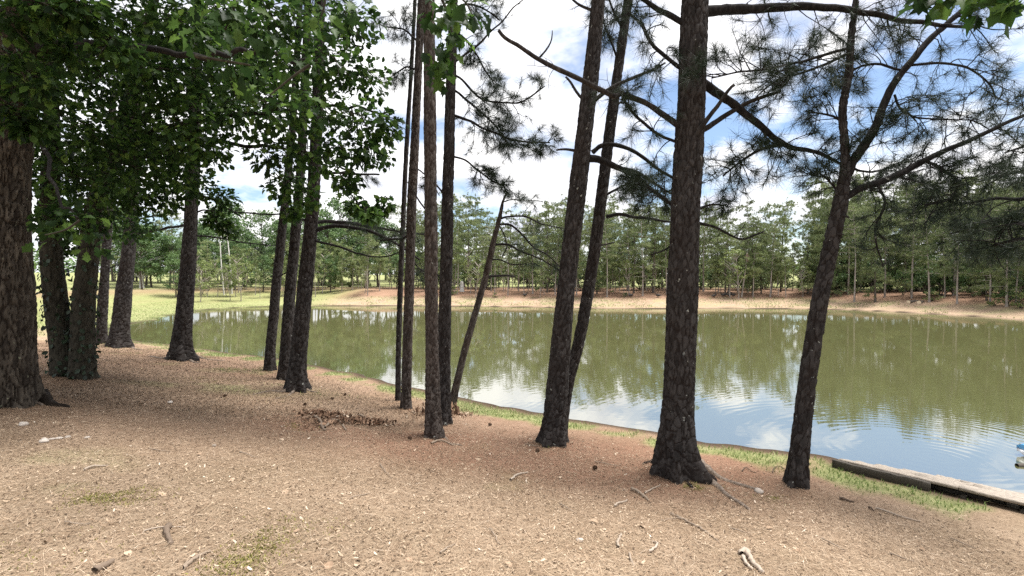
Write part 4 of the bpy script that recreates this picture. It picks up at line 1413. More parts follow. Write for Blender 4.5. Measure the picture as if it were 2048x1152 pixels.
# dark leafy growth filling in under and behind the far pines
for px in np.linspace(830, 1650, 34) + rng.uniform(-10, 10, 34):
    if 1570 < px < 1612:
        continue
    p = far_point(px, rng.uniform(11, 24))
    plant('leafy_tree', 'low dark leafy tree under the far pines', 'leafy tree', 'understorey of the far pines', PL[int(rng.integers(0, 3))], p, rng.uniform(0.34, 0.62), rank=3)
for px in np.linspace(230, 840, 22) + rng.uniform(-10, 10, 22):
    p = far_point(px, rng.uniform(15, 34))
    plant('leafy_tree', 'low dark leafy tree under the far pines', 'leafy tree', 'understorey of the far pines', PL[int(rng.integers(0, 3))], p, rng.uniform(0.4, 0.75), rank=3)
# dark bushes closing the gaps between the far stems
for px in np.concatenate([np.linspace(850, 1565, 40), np.linspace(1615, 2240, 46)]) + rng.uniform(-7, 7, 86):
    p = far_point(px, rng.uniform(7.5, 16) if px < 1600 else rng.uniform(5.5, 14))
    plant('shrub', 'dark bush among the far stems', 'shrub', 'dark bushes among the far stems', PB[1], p, rng.uniform(1.0, 1.9), rng.uniform(1.3, 2.4), rank=3)
# saplings with pale thin stems at the edge of the straw
for px in np.linspace(390, 1640, 118) + rng.uniform(-8, 8, 118):
    p = far_point(px, rng.uniform(4.0, 12.0))
    if not free(p, 0.5):
        continue
    if rng.random() < 0.55:
        plant('sapling', 'thin pale-stemmed young pine at the edge of the far bank', 'sapling', 'young pines on the far bank', PS[int(rng.integers(0, 3))], p, rng.uniform(0.6, 1.25), rank=3)
    else:
        plant('sapling', 'thin leafy sapling at the edge of the far bank', 'sapling', 'leafy saplings on the far bank', PY[int(rng.integers(0, 3))], p, rng.uniform(0.6, 1.35), rank=3)
for px, py, s, kind in ((700, 574, 1.3, 0), (670, 578, 1.0, 0), (730, 576, 1.1, 0), (502, 574, 0.9, 1), (560, 570, 0.9, 1), (488, 578, 0.8, 1), (1250, 594, 0.35, 1), (990, 596, 0.4, 0), (2020, 612, 0.9, 1), (2042, 616, 0.8, 0), (1990, 612, 0.7, 0), (1100, 582, 0.8, 1), (1320, 578, 0.8, 0), (905, 590, 0.7, 0)):
    p = on_ground(px, py)
    near_ = 'at the right edge of the pond' if px > 1900 else ('beyond the left end of the pond' if px < 800 else 'below the far row of pines')
    plant('shrub', ('light green' if kind == 0 else 'dark green') + ' leafy bush ' + near_, 'shrub', 'bushes ' + near_, PB[kind], p, s)
fern = plant('shrub', 'small spreading green bush beside the cut logs on the far bank', 'shrub', None, PB[0], on_ground(1862, 602), 0.85, 0.6)

# each far tree named by its rank and its turn between two near trunks
GAPS = [(0, 'left of the lone shore pine'), (376, 'between lone shore pine and the three pines'), (600, 'between the three pines and the slim pair'),
        (815, 'between the slim pair and the slanting pine'), (968, 'between the slanting pine and tall leaning pine'), (1160, 'between tall leaning pine and thickest pine'), (1365, 'between thickest pine and the forked pine'), (1650, 'right of the forked pine')]
ORD = 'first second third fourth fifth sixth seventh eighth ninth tenth eleventh twelfth thirteenth fourteenth fifteenth sixteenth seventeenth eighteenth nineteenth twentieth'.split()
ORD += ['twenty-' + o_ for o_ in ORD[:9]] + ['thirtieth'] + ['thirty-' + o_ for o_ in ORD[:9]] + ['fortieth'] + ['forty-' + o_ for o_ in ORD[:9]] + ['fiftieth'] + ['fifty-' + o_ for o_ in ORD[:9]]
RANK = ['front-rank', 'second-rank', 'third-rank', 'rearmost']
KIND = {L1: 'far pine', L2: 'far leafy tree', L3: 'woodland pine'}
cells = {}
for t, lb, rk, px in FAR:
    g = [k for k, (x0, _) in enumerate(GAPS) if px >= x0]
    g = g[-1] if g else 0
    if lb in KIND:
        kd = RANK[rk] + ' ' + KIND[lb]
    else:
        kd = {'sapling': 'young far pine' if 'pine' in lb else 'leafy far sapling', 'pine_tree': 'pine among leafy trees', 'leafy_tree': 'low understorey tree', 'shrub': 'dark bush under far trees'}[t.name.split('.')[0]]
    cells.setdefault((kd, g), []).append((px, t))
for (kd, g), lst in cells.items():
    for k, (px, t) in enumerate(sorted(lst, key=lambda e: e[0])):
        t['label'] = kd + ', ' + (ORD[k] + ' from left ' if len(lst) > 1 else '') + GAPS[g][1]

# single trees that stand out across the water
p = on_ground(281, 576)
plant('leafy_tree', 'leafy tree with a whitish flared trunk beyond the left end of the pond', 'leafy tree', None, PW, p, top_scale(p, 455, 5.2))


def stem(name, label, cat, tr, yy, mat, nseg=8, group=None):
    P, R = px_line(tr, yy)
    P[0, 2] = h1(P[0, 0], P[0, 1]) - 0.05
    t = thing(name, label, cat, tuple(P[0]), group)
    Pf, Rf = smooth_line(P, R, 24)
    v, q, tri = tube(Pf, Rf, nseg)
    part('trunk', t, v, [q, tri], M[mat], True)
    return t, Pf


for tr, lb in (([(448, 590, 3.2), (445, 560, 3), (442, 520, 2.6), (440, 484, 1.8)], 'bare whitish dead sapling at the left end of the pond, the shorter of two'),
               ([(464, 588, 3.4), (462, 550, 3.2), (458, 505, 2.8), (454, 468, 1.8)], 'bare whitish dead sapling at the left end of the pond, the taller of two')):
    pg = on_ground(tr[0][0], tr[0][1])
    stem('dead_sapling', lb, 'dead tree', tr, pg[1], 'white_bark')
pg = on_ground(1483, 594)
t, Pf = stem('dead_sapling', 'slanting pale dead stem with a rusty top on the far bank', 'dead tree', [(1483, 594, 4), (1488, 560, 3.6), (1493, 525, 3.4), (1494, 506, 3)], pg[1], 'far_bark')
bg = Bag()
needle_tri(Pf[-7:], np.tile([[0.1, 0, -0.6]], (7, 1)), 20, 0.35, 0.04, 0.5, bg)
bg.part('dead_needles', t, M['straw'])

# distant woods beyond the lawn, one mass
wood = Bag()
for _ in range(420):
    a = rng.uniform(-58, 58)
    dd = rng.uniform(130, 170)
    c = np.array([dd * math.sin(math.radians(a)), dd * math.cos(math.radians(a)), 1.6 + 3.6 * rng.random() ** 1.4 + 1.2 * math.sin(a * 0.4)])
    pos, d = clump_points(c, np.array([2.8, 2.8, 1.6]), 30)
    place_leaves(wood, LEAF_S, pos, d + rng.normal(size=(30, 3)) * 0.4, rng.uniform(0.6, 1.1, 30))
v, f, a_ = wood.get()
link('woods', mesh_np('woods', v, f, M['leaf_far'], False, a_), None, kind='stuff', label='low distant woods closing off the lawn beyond the trees', category='woods')


# ------------------------------------------------------------------ dock, boat, birds, logs
def on_plane(px, py, z):
    d = ray(px, py)
    return np.array([0, 0, EYE]) + d * ((z - EYE) / d[2])


BOXF = np.array([(0, 1, 2, 3), (7, 6, 5, 4), (0, 4, 5, 1), (1, 5, 6, 2), (2, 6, 7, 3), (3, 7, 4, 0)])


def board(o, u, v, w, lu, lv, lw, nu=8, wob=0.004):
    """A plank as a slightly uneven bar: origin o, axes u, v, w."""
    k = np.linspace(0, lu, nu)
    sec = np.array([(0, 0), (lv, 0), (lv, lw), (0, lw)])
    c = 0.006
    sec = np.array([(c, 0), (lv - c, 0), (lv, c), (lv, lw - c), (lv - c, lw), (c, lw), (0, lw - c), (0, c)])
    V = []
    for t in k:
        j = rng.normal(size=2) * wob
        V += [o + u * t + v * (a + j[0]) + w * (b_ + j[1]) for a, b_ in sec]
    V = np.array(V)
    a = np.arange(nu * 8).reshape(nu, 8)
    b2 = np.roll(a, -1, 1)
    q = np.stack([a[:-1].ravel(), b2[:-1].ravel(), b2[1:].ravel(), a[1:].ravel()], 1)
    return V, [q, np.array([a[0][::-1], a[-1]])]


mW, N, L, b = mat_new('weathered_wood')
n1 = noise(N, L, 5, 6, 0.65, coord='Generated', stretch=(1.5, 14, 3))
r1 = ramp(N, [(0.28, (0.08, 0.065, 0.05)), (0.5, (0.24, 0.20, 0.158)), (0.75, (0.40, 0.345, 0.28))])
L.new(n1.outputs['Fac'], r1.inputs[0])
L.new(r1.outputs[0], b.inputs['Base Color'])
b.inputs['Roughness'].default_value = 0.8
bump(N, L, n1.outputs['Fac'], 0.5, 0.01, b)
mWd, N, L, b = mat_new('dark_wet_wood')
n1 = noise(N, L, 5, 6, 0.65, coord='Generated', stretch=(1.2, 3, 9))
r1 = ramp(N, [(0.3, (0.018, 0.014, 0.010)), (0.55, (0.052, 0.042, 0.029)), (0.8, (0.10, 0.083, 0.058))])
L.new(n1.outputs['Fac'], r1.inputs[0])
L.new(r1.outputs[0], b.inputs['Base Color'])
b.inputs['Roughness'].default_value = 0.75
bump(N, L, n1.outputs['Fac'], 0.5, 0.01, b)

ZD = -0.645
A, B = on_plane(1670, 916, ZD), on_plane(2060, 1007, ZD)
u = nrm(B - A)
v_ = nrm(np.array([-u[1], u[0], 0]))
if v_[1] < 0:
    v_ = -v_
tilt = math.radians(11)
vv = v_ * math.cos(tilt) + np.array([0, 0, -math.sin(tilt)])
ww = np.cross(u, vv)
if ww[2] < 0:
    ww = -ww
dock = thing('dock', 'half-sunken weathered wooden dock along the near shore at the right', 'dock', tuple(A))
Lk = float(np.linalg.norm(B - A))
for j in range(6):
    off = 0.15 * j
    s0 = (0.03, 0.16, 0.34, 0.58, 0.88, 1.25)[j]
    seg = [(s0, Lk * 0.62 + rng.uniform(-0.3, 0.3)), (None, Lk + 1.9)]
    s = seg[0][0]
    for q_, (_, e) in enumerate(seg):
        V, Fc = board(A + u * s + vv * off - ww * 0.035, u, vv, ww, e - s - 0.008, 0.143, 0.034, 14, 0.0025)
        part('plank', dock, V, Fc, mW)
        s = e
# fascia board on the shore side and the bearers under the planks
V, Fc = board(A - u * 0.02 - v_ * 0.045 - np.array([0, 0, 0.130]), u, v_, np.array([0, 0, 1.0]), Lk * 0.56, 0.04, 0.115, 14, 0.004)
part('fascia_board', dock, V, Fc, mWd)
V, Fc = board(A + u * 0.1 + v_ * 0.22 - np.array([0, 0, 0.235]), u, v_, np.array([0, 0, 1.0]), Lk + 1.6, 0.05, 0.12, 14, 0.004)
part('bearer', dock, V, Fc, mWd)
for j in range(5):
    V, Fc = board(A + u * (0.25 + j * Lk * 0.27) + v_ * 0.0 - np.array([0, 0, 0.19]), v_ * math.cos(tilt) - np.array([0, 0, math.sin(tilt)]), u, ww, 0.88, 0.05, 0.10, 5, 0.003)
    part('joist', dock, V, Fc, mWd)
for j in range(2):
    V, Fc = board(A + u * (0.45 * Lk + j * Lk * 0.45) + v_ * 0.1 - np.array([0, 0, 0.45]), np.array([0, 0, 1.0]), u, v_, 0.36, 0.09, 0.09, 4, 0.003)
    part('post', dock, V, Fc, mWd)


def paint(name, col_, rough=0.35):
    m, N, L, b = mat_new(name)
    n = noise(N, L, 12, 4)
    c = mixc(N, L, math_n(N, L, 'MULTIPLY', n.outputs['Fac'], 0.3), col_, tuple(0.6 * x for x in col_))
    L.new(c, b.inputs['Base Color'])
    b.inputs['Roughness'].default_value = rough
    return m


mBlue, mWhite = paint('blue_plastic', (0.06, 0.30, 0.62)), paint('white_plastic', (0.75, 0.76, 0.78))
bp = on_plane(2046, 913, ZW)
boat = thing('boat', 'tip of a small blue and white boat floating at the right edge', 'boat', tuple(bp))
ax = nrm(np.array([1.0, -0.12, 0]))
sd_ = np.array([0.12, 1.0, 0])
hull, deckb = Bag(), Bag()
ks = np.linspace(0, 1, 16)
HV, DV = [], []
for t in ks:
    wd = 0.36 * math.sin(min(1, 0.10 + t * 1.15) * math.pi * 0.62) ** 0.8 if t < 0.85 else 0.36 * 0.92
    c = bp + ax * (t * 2.3)
    top = 0.10 + 0.05 * t
    keel = -0.10 + 0.12 * (1 - min(1, t * 3)) ** 2
    HV += [c + sd_ * wd * a + np.array([0, 0, z]) for a, z in ((-1, top), (-0.95, top * 0.4), (-0.6, keel + 0.03), (0, keel), (0.6, keel + 0.03), (0.95, top * 0.4), (1, top))]
    DV += [c + sd_ * wd * a + np.array([0, 0, z]) for a, z in ((-1.04, top - 0.02), (-1.04, top + 0.02), (-0.5, top + 0.05), (0, top + 0.06), (0.5, top + 0.05), (1.04, top + 0.02), (1.04, top - 0.02))]


def grid_f(n, m):
    a = np.arange(n * m).reshape(n, m)
    return np.stack([a[:-1, :-1].ravel(), a[1:, :-1].ravel(), a[1:, 1:].ravel(), a[:-1, 1:].ravel()], 1)


part('hull', boat, np.array(HV), [grid_f(16, 7), np.array([[105, 106, 107, 108, 109, 110, 111], [6, 5, 4, 3, 2, 1, 0]])], mWhite, True)
part('deck', boat, np.array(DV), [grid_f(16, 7), np.array([[105, 106, 107, 108, 109, 110, 111], [6, 5, 4, 3, 2, 1, 0]])], mBlue, True)
cs = bp + ax * 1.4
V = np.array([cs + ax * a + sd_ * b_ + np.array([0, 0, z]) for a, b_, z in ((-.25, -.2, .16), (.2, -.2, .16), (.2, .2, .16), (-.25, .2, .16), (-.22, -.18, .30), (.25, -.18, .42), (.25, .18, .42), (-.22, .18, .30))])
part('seat', boat, V, BOXF, mWhite)

# dark bar added to stand in for the dark shape below the boat tip
lp = on_plane(2034, 932, ZW)
lv, lq, lt = tube(lp + np.stack([np.linspace(0, 0.9, 14), -0.1 * np.linspace(0, 1, 14), 0.0 + 0.05 * np.linspace(0, 1, 14)], 1), 0.032, 10, True, lambda th, s, r: 0.012 * (vnoise(np.stack([np.cos(th), np.sin(th), s * 8], 1), 3) - 0.5))
link('log', mesh_np('log', lv, [lq, lt], mWd, True), None, label='dark bar added for the dark shape just below the blue boat tip', category='log')

mDuck, N, L, b = mat_new('dark_feathers')
b.inputs['Base Color'].default_value = (0.030, 0.024, 0.020, 1)
b.inputs['Roughness'].default_value = 0.7
dk = Bag()
kk = np.linspace(0, 1, 12)
bag_tube(dk, np.stack([-0.22 + 0.40 * kk, 0 * kk, 0.17 + 0.03 * np.sin(kk * 3)], 1), 0.012 + 0.10 * np.sin(np.clip(kk * 1.02, 0, 1) * np.pi) ** 0.7, 10)
bag_tube(dk, catmull([(0.12, 0, 0.20), (0.17, 0, 0.29), (0.18, 0, 0.36), (0.21, 0, 0.39), (0.26, 0, 0.385)], 12), np.interp(np.linspace(0, 1, 12), [0, .4, .7, .85, 1], [.05, .03, .042, .035, .012]), 8)
bag_tube(dk, np.array([(-0.2, 0, 0.17), (-0.28, 0, 0.20), (-0.32, 0, 0.22)]), [0.03, 0.025, 0.008], 6)
v, f, a_ = dk.get()
DUCK = mesh_np('body', v, f, mDuck, True, a_)
lg = Bag()
for s in (-0.04, 0.04):
    bag_tube(lg, np.array([(0, s, 0.12), (0.01, s, 0.05), (0.0, s, 0.0), (0.05, s, 0.0)]), 0.010, 5)
v, f, a_ = lg.get()
DLEG = mesh_np('legs', v, f, mDuck, True, a_)
for px, py, a, lb in ((1428, 596, 0.3, 'first from the big pine, set apart'), (1446, 594, 2.9, 'second from the big pine'), (1452, 593, 0.5, 'middle of the huddle'), (1459, 594, 0.1, 'next to last of the huddle'), (1466, 594, 3.0, 'farthest from the big pine'),
                      (1262, 595, 0.2, 'alone left of the big pine'), (1316, 595, 3.1, 'just left of the big pine'), (1050, 594, 0.4, 'behind the slanting slim pine')):
    p = on_ground(px, py)
    t = thing('duck', 'small dark duck on the far bank, ' + lb, 'duck', tuple(p), 'ducks resting on the far bank')
    t.rotation_euler = (0, 0, a)
    link('body', DUCK, t)
    link('legs', DLEG, t)

mCut, N, L, b = mat_new('fresh_cut_wood')
n1 = noise(N, L, 9, 3)
L.new(mixc(N, L, n1.outputs['Fac'], (0.72, 0.60, 0.42), (0.55, 0.42, 0.28)), b.inputs['Base Color'])
b.inputs['Roughness'].default_value = 0.8
for px, py, dx, dy, lb in ((1817, 607, 1.0, 0.45, 'nearer the slanted pines'), (1838, 608, 0.9, 0.7, 'beside the small green bush')):
    p = on_ground(px, py)
    t = thing('cut_log', 'cut log with pale sawn end on the far bank, ' + lb, 'log', tuple(p), 'cut logs on the far bank')
    d = np.array([dx, dy, 0.0])
    kq = np.linspace(0, 1, 10)
    v, q, tri = tube(p + np.array([0, 0, 0.10]) + d * kq[:, None], 0.13, 14, True, lambda th, s, r: 0.02 * (vnoise(np.stack([np.cos(th), np.sin(th), s * 5], 1), 8) - 0.5))
    part('bark', t, v, [q, tri], M['far_bark_dark'], True)
    dn = nrm(d)
    sx = np.array([-dn[1], dn[0], 0])
    th = np.linspace(0, 2 * np.pi, 16, endpoint=False)
    ring = p + np.array([0, 0, 0.10]) - dn * 0.004 + (sx * np.cos(th)[:, None] + np.array([0, 0, 1]) * np.sin(th)[:, None]) * 0.125
    part('sawn_end', t, np.concatenate([ring, [p + np.array([0, 0, 0.10]) - dn * 0.008]]), np.stack([np.arange(16), np.roll(np.arange(16), -1), np.full(16, 16)], 1), mCut)

# white marker post below the far pines
p = on_ground(924, 583)
V = []
for z, w in ((0, 0.22), (0.25, 0.19), (0.7, 0.15), (0.95, 0.13), (1.0, 0.09)):
    V += [p + np.array([sx * w, sy * w, z - 0.03]) for sx, sy in ((-1, -1), (1, -1), (1, 1), (-1, 1))]
a = np.arange(20).reshape(5, 4)
q = np.concatenate([np.stack([a[k], np.roll(a[k], -1), np.roll(a[k + 1], -1), a[k + 1]], 1) for k in range(4)] + [a[4][None]])
link('marker_post', mesh_np('marker_post', np.array(V) - p, q, M['white_bark']), None, label='small whitish tapered post at the foot of the far pines', category='post').location = p

# ------------------------------------------------------------------ what lies on the near ground
def bed(n, xr, yr, dens=None):
    x, y = rng.uniform(*xr, n), rng.uniform(*yr, n)
    d = sdist(x, y)
    keep = (d > 0.25)
    if dens is not None:
        keep &= rng.random(n) < dens(x, y, d)
    return x[keep], y[keep], d[keep]


def litter(x, y, size, tmpl, tint, lift=0.004, tiltv=0.35):
    k = len(x)
    z = height(x, y) + lift + rng.random(k) * 0.008
    yaw = rng.uniform(0, 2 * np.pi, k)
    n = nrm(np.stack([rng.normal(size=k) * tiltv, rng.normal(size=k) * tiltv, np.ones(k)], 1))
    t = np.stack([np.cos(yaw), np.sin(yaw), np.zeros(k)], 1)
    t = nrm(t - n * (t * n).sum(1, keepdims=True))
    s = np.cross(n, t)
    R = np.stack([t, s, n], 2)
    v, f = tmpl
    W = np.einsum('kij,nj->kni', R, v) * size.reshape(-1, 1, 1) + np.stack([x, y, z], 1)[:, None]
    ff = (f[None] + (np.arange(k) * len(v))[:, None, None]).reshape(-1, f.shape[1])
    return W.reshape(-1, 3), ff, np.repeat(tint, len(v))


CHIP = (np.array([(-0.5, 0, 0.05), (-0.1, 0.24, 0.10), (0.5, 0.04, -0.02), (0.0, -0.22, 0.0)]), np.array([(0, 1, 2), (0, 2, 3)]))
CURL = (np.array([(-0.5, -0.10, 0.12), (-0.1, -0.16, 0.0), (0.4, -0.08, 0.10), (0.42, 0.10, 0.14), (-0.1, 0.16, 0.02), (-0.48, 0.12, 0.16)]), np.array([(0, 1, 4), (0, 4, 5), (1, 2, 3), (1, 3, 4)]))
NEED = (np.array([(-0.5, -0.009, 0.0), (0.5, 0.0, 0.02), (-0.5, 0.009, 0.0)]), np.array([(0, 1, 2)]))
fade = lambda x, y, d: np.clip(1.25 - (y - 2) / 9, 0.12, 1) * np.clip((d - 0.6) / 1.2, 0.05, 1)
stuff = Bag()
x, y, d = bed(170000, (-7.5, 7.0), (1.5, 9.5), fade)
tn = np.clip(0.36 + 0.5 * (fbm2(x, y, 1.2, 2, 71) - 0.5) + rng.normal(size=len(x)) * 0.26, 0, 0.95)
v, f, t = litter(x, y, 0.008 + 0.024 * rng.random(len(x)) ** 2.0, CHIP, np.minimum(tn, 0.97))
stuff.add(v, f, t)
x, y, d = bed(14000, (-7.5, 7.0), (1.5, 8.0), lambda x, y, d: fade(x, y, d) * np.clip(fbm2(x, y, 0.9, 2, 91) * 3 - 1.0, 0.1, 1))
v, f, t = litter(x, y, rng.uniform(0.018, 0.045, len(x)), CURL, np.clip(rng.normal(size=len(x)) * 0.25 + 0.5, 0, 1), 0.006, 0.5)
stuff.add(v, f, t)
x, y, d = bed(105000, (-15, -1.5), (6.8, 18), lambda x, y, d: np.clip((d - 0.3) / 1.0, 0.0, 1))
v, f, t = litter(x, y, rng.uniform(0.015, 0.045, len(x)), CHIP, np.clip(rng.normal(size=len(x)) * 0.20 + 0.15, 0, 0.9), 0.008, 0.4)  # darker decayed litter under the left trees, part of its darkness is painted shade
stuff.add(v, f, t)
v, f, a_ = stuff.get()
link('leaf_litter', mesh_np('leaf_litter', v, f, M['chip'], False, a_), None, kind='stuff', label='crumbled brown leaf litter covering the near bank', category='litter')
x, y, d = bed(330000, (-8.5, 7.0), (1.5, 11), lambda x, y, d: np.clip(1.3 - (y - 2) / 10, 0.2, 1) * np.clip((d - 0.5) / 1.0, 0.1, 1))
tn = np.clip(rng.normal(size=len(x)) * 0.25 + 0.5 - 0.25 * masks(x, y, d)[1], 0, 1)
v, f, t = litter(x, y, rng.uniform(0.05, 0.15, len(x)), NEED, tn, 0.006, 0.12)
link('pine_straw', mesh_np('pine_straw', v, f, M['straw'], False, {'tint': t}), None, kind='stuff', label='fallen pine needles strewn over the near bank', category='pine straw')


def blades(x, y, hgt, wid):
    k = len(x)
    z = height(x, y)
    a = rng.uniform(0, 2 * np.pi, k)
    s = np.stack([np.cos(a), np.sin(a), 0 * a], 1) * wid[:, None] * 0.5
    ln = rng.normal(size=(k, 3)) * np.array([1, 1, 0]) * hgt[:, None] * 0.55
    p = np.stack([x, y, z - 0.004], 1)
    mid = p + np.array([0, 0, 0.6]) * hgt[:, None] + ln * 0.35
    tip = p + np.array([0, 0, 1.0]) * hgt[:, None] + ln
    V = np.stack([p - s, p + s, mid + s * 0.7, mid - s * 0.7, tip], 1).reshape(-1, 3)
    b0 = (np.arange(k) * 5)[:, None]
    tr = np.concatenate([b0 + [0, 1, 2], b0 + [0, 2, 3], b0 + [3, 2, 4]])
    return V, tr, np.repeat(np.clip(rng.normal(size=k) * 0.25 + 0.5, 0, 1), 5)


gb = Bag()
x, y, d = rng.uniform(-16, 6, 260000), rng.uniform(4.6, 20, 260000), None
d = sdist(x, y)
keep = (d > 0.08) & (d < 2.2)
x, y, d = x[keep], y[keep], d[keep]
gm = masks(x, y, d)[0]
keep = rng.random(len(x)) < gm * 1.1
x, y = x[keep], y[keep]
v, f, t = blades(x, y, rng.uniform(0.02, 0.06, len(x)), rng.uniform(0.006, 0.012, len(x)))
gb.add(v, f, t)
x, y = rng.uniform(-27, -13, 16000), rng.uniform(19, 40, 16000)
d = sdist(x, y)
keep = (d > -0.5) & (d < 6)
x, y = x[keep], y[keep]
v, f, t = blades(x, y, rng.uniform(0.04, 0.09, len(x)), rng.uniform(0.012, 0.022, len(x)))
v[:, 2] = np.maximum(v[:, 2], ZW - 0.05)
gb.add(v, f, t)
x, y = rng.uniform(-18, 28, 30000), rng.uniform(26, 46, 30000)
d = sdist(x, y)
keep = (d > 0.2) & (d < 4.5) & (fbm2(x, y, 0.6, 2, 44) > 0.5) & (y > 24)
x, y = x[keep], y[keep]
v, f, t = blades(x, y, rng.uniform(0.05, 0.14, len(x)), rng.uniform(0.02, 0.04, len(x)))
gb.add(v, f, t)
v, f, a_ = gb.get()
link('grass', mesh_np('grass', v, f, M['grass'], False, a_), None, kind='stuff', label='short green grass along the water edge', category='grass')

ms = Bag()
for px, py, rx, ry, n in ((222, 992, 0.22, 0.07, 1500), (190, 1000, 0.10, 0.04, 350), (505, 1105, 0.13, 0.14, 1600), (480, 1130, 0.10, 0.06, 600), (60, 1120, 0.3, 0.12, 300), (600, 1050, 0.2, 0.06, 250), (1385, 975, 0.07, 0.035, 500), (1548, 1000, 0.12, 0.05, 300), (600, 857, 0.12, 0.06, 260), (560, 800, 0.5, 0.15, 600), (420, 760, 0.6, 0.2, 700)):
    c = on_ground(px, py)
    x, y = c[0] + rng.normal(size=n) * rx * 0.8, c[1] + rng.normal(size=n) * ry * 1.7
    kp = fbm2(x, y, 9.0, 2, 61) + 0.25 * rng.random(n) > 0.55
    x, y = x[kp], y[kp]
    n = len(x)
    v, f, t = blades(x, y, rng.uniform(0.008, 0.022, n), rng.uniform(0.006, 0.014, n))
    ms.add(v, f, t)
v, f, a_ = ms.get()
link('moss', mesh_np('moss', v, f, M['moss'], False, a_), None, kind='stuff', label='yellow green moss patches on the bare ground', category='moss')


def stick(label, pts, r, mat='stick', tint=None, name='stick', cat='stick', group=None, lift=0.35):
    P = np.array([on_ground(*p) for p in pts])
    n = max(10, 5 * len(pts))
    q = catmull(P, n) if len(P) > 2 else P[0] + (P[1] - P[0]) * np.linspace(0, 1, n)[:, None]
    L_ = np.linalg.norm(q[-1] - q[0])
    q[:, :2] += rng.normal(size=(n, 2)) * 0.006 * min(1, L_ * 3)
    q[:, 2] = height(q[:, 0], q[:, 1]) + r * lift + 0.01 + 0.006 * np.sin(np.linspace(0, 5, n))
    t = Bag()
    bag_tube(t, q - q[0], r * np.linspace(1.0, 0.6, n) * rng.uniform(0.85, 1.15, n), 8, rng.random() if tint is None else tint)
    v, f, a_ = t.get()
    o = link(name, mesh_np(name, v, f, M[mat], True, a_), None, label=label, category=cat)
    o.location = q[0]
    if group:
        o['group'] = group
    return o


stick('thick broken stick before the big pine roots', [(1264, 981), (1280, 990), (1299, 1004)], 0.018, tint=0.5)
stick('forked thin stick pointing up to the big pine', [(1290, 989), (1304, 982), (1322, 970)], 0.008, tint=0.75)
stick('pale short stick left of the thick broken stick', [(1228, 1016), (1240, 1009), (1255, 1002)], 0.010, tint=0.8)
stick('short upright-lying pale twig low in the middle right', [(1235, 1098), (1238, 1084), (1241, 1070)], 0.011, tint=0.7)
stick('hooked pale twig at the bottom right', [(1298, 1107), (1312, 1098), (1315, 1090), (1304, 1085)], 0.009, tint=0.9)
stick('slim twig below the hooked pale twig', [(1258, 1112), (1262, 1122), (1269, 1136)], 0.008, tint=0.6)
stick('grey curved bark-covered stick at the lower left', [(337, 1056), (334, 1072), (344, 1092)], 0.020, tint=0.15)
stick('long diagonal stick at the bottom left', [(368, 1142), (392, 1122), (420, 1104)], 0.012, tint=0.5)
stick('thin straight twig beside the grey curved stick', [(288, 1068), (330, 1060), (372, 1056)], 0.005, tint=0.8)
stick('thick grey stick cut by the bottom edge at the left', [(190, 1150), (206, 1140), (226, 1128)], 0.022, tint=0.2)
stick('pale looping root piece at the bottom right edge', [(1483, 1112), (1492, 1108), (1500, 1122), (1512, 1136), (1526, 1150)], 0.022, tint=0.85)
stick('second strand of the pale looping root piece', [(1486, 1118), (1490, 1130), (1505, 1140)], 0.014, tint=0.95)
stick('long half-buried root strand running down from the thick pine', [(1340, 1030), (1375, 1047), (1408, 1064), (1440, 1086)], 0.011, tint=0.4, lift=0.0)
stick('short pale branch left of the tall leaning pine', [(1022, 962), (1035, 953), (1057, 946)], 0.012, tint=0.85)
stick('curved stick at the foot of the tan pine', [(864, 888), (884, 884), (908, 892)], 0.013, tint=0.5)
stick('flat pale stick on the bare ground at the left', [(168, 942), (190, 936), (216, 934)], 0.010, tint=0.8)
stick('small dark stick near the dock', [(1680, 999), (1692, 1003), (1708, 1006)], 0.014, tint=0.0)
stick('long pale twig below the dock', [(1752, 1020), (1795, 1034), (1842, 1046)], 0.009, tint=0.75)
stick('short dark twig below the dock', [(1738, 1018), (1748, 1024)], 0.010, tint=0.0)
stick('thin twig in the middle foreground', [(1375, 925 + 120), (1350, 1040), (1322, 1042)], 0.006, tint=0.5)
stick('dark curled vine stem beside the forked leaning pine', [(1545, 948), (1548, 938), (1560, 934), (1572, 940)], 0.006, tint=0.0)
stick('dark curled twig between the two right pines', [(1484, 944), (1492, 938), (1502, 944), (1512, 947)], 0.006, tint=0.0)
stick('fallen branch crossing the dug debris', [(628, 835), (642, 848), (652, 862)], 0.022, tint=0.25)
stick('bent root arching out of the dug debris', [(650, 858), (668, 842), (682, 848), (690, 862)], 0.016, tint=0.45)
stick('pale splinter on the dug debris', [(672, 838), (690, 832)], 0.016, tint=0.95)
stick('grey splinter at the far side of the dug debris', [(720, 832), (745, 846)], 0.018, tint=0.3)
for k, (px, py, a, ln) in enumerate(((480, 905, 0.3, 40), (980, 1060, 1.0, 36), (700, 1000, -0.3, 44), (1120, 1010, 0.5, 38), (1460, 1060, 0.2, 42), (1640, 1080, 0.4, 60), (1780, 1110, 0.3, 50), (1900, 1080, 0.35, 55), (880, 1110, -0.6, 40), (760, 930, 0.9, 36), (1050, 890, 0.1, 34), (1190, 925, 0.15, 50), (300, 900, 0.1, 40), (130, 1050, 0.0, 50))):
    stick('thin dry twig lying loose on the leaf litter', [(px, py), (px + ln * 0.5 * math.cos(a), py + ln * 0.5 * math.sin(a) + 2), (px + ln * math.cos(a), py + ln * math.sin(a))], 0.0055, tint=0.55, name='twig', cat='twig', group='loose twigs on the litter')


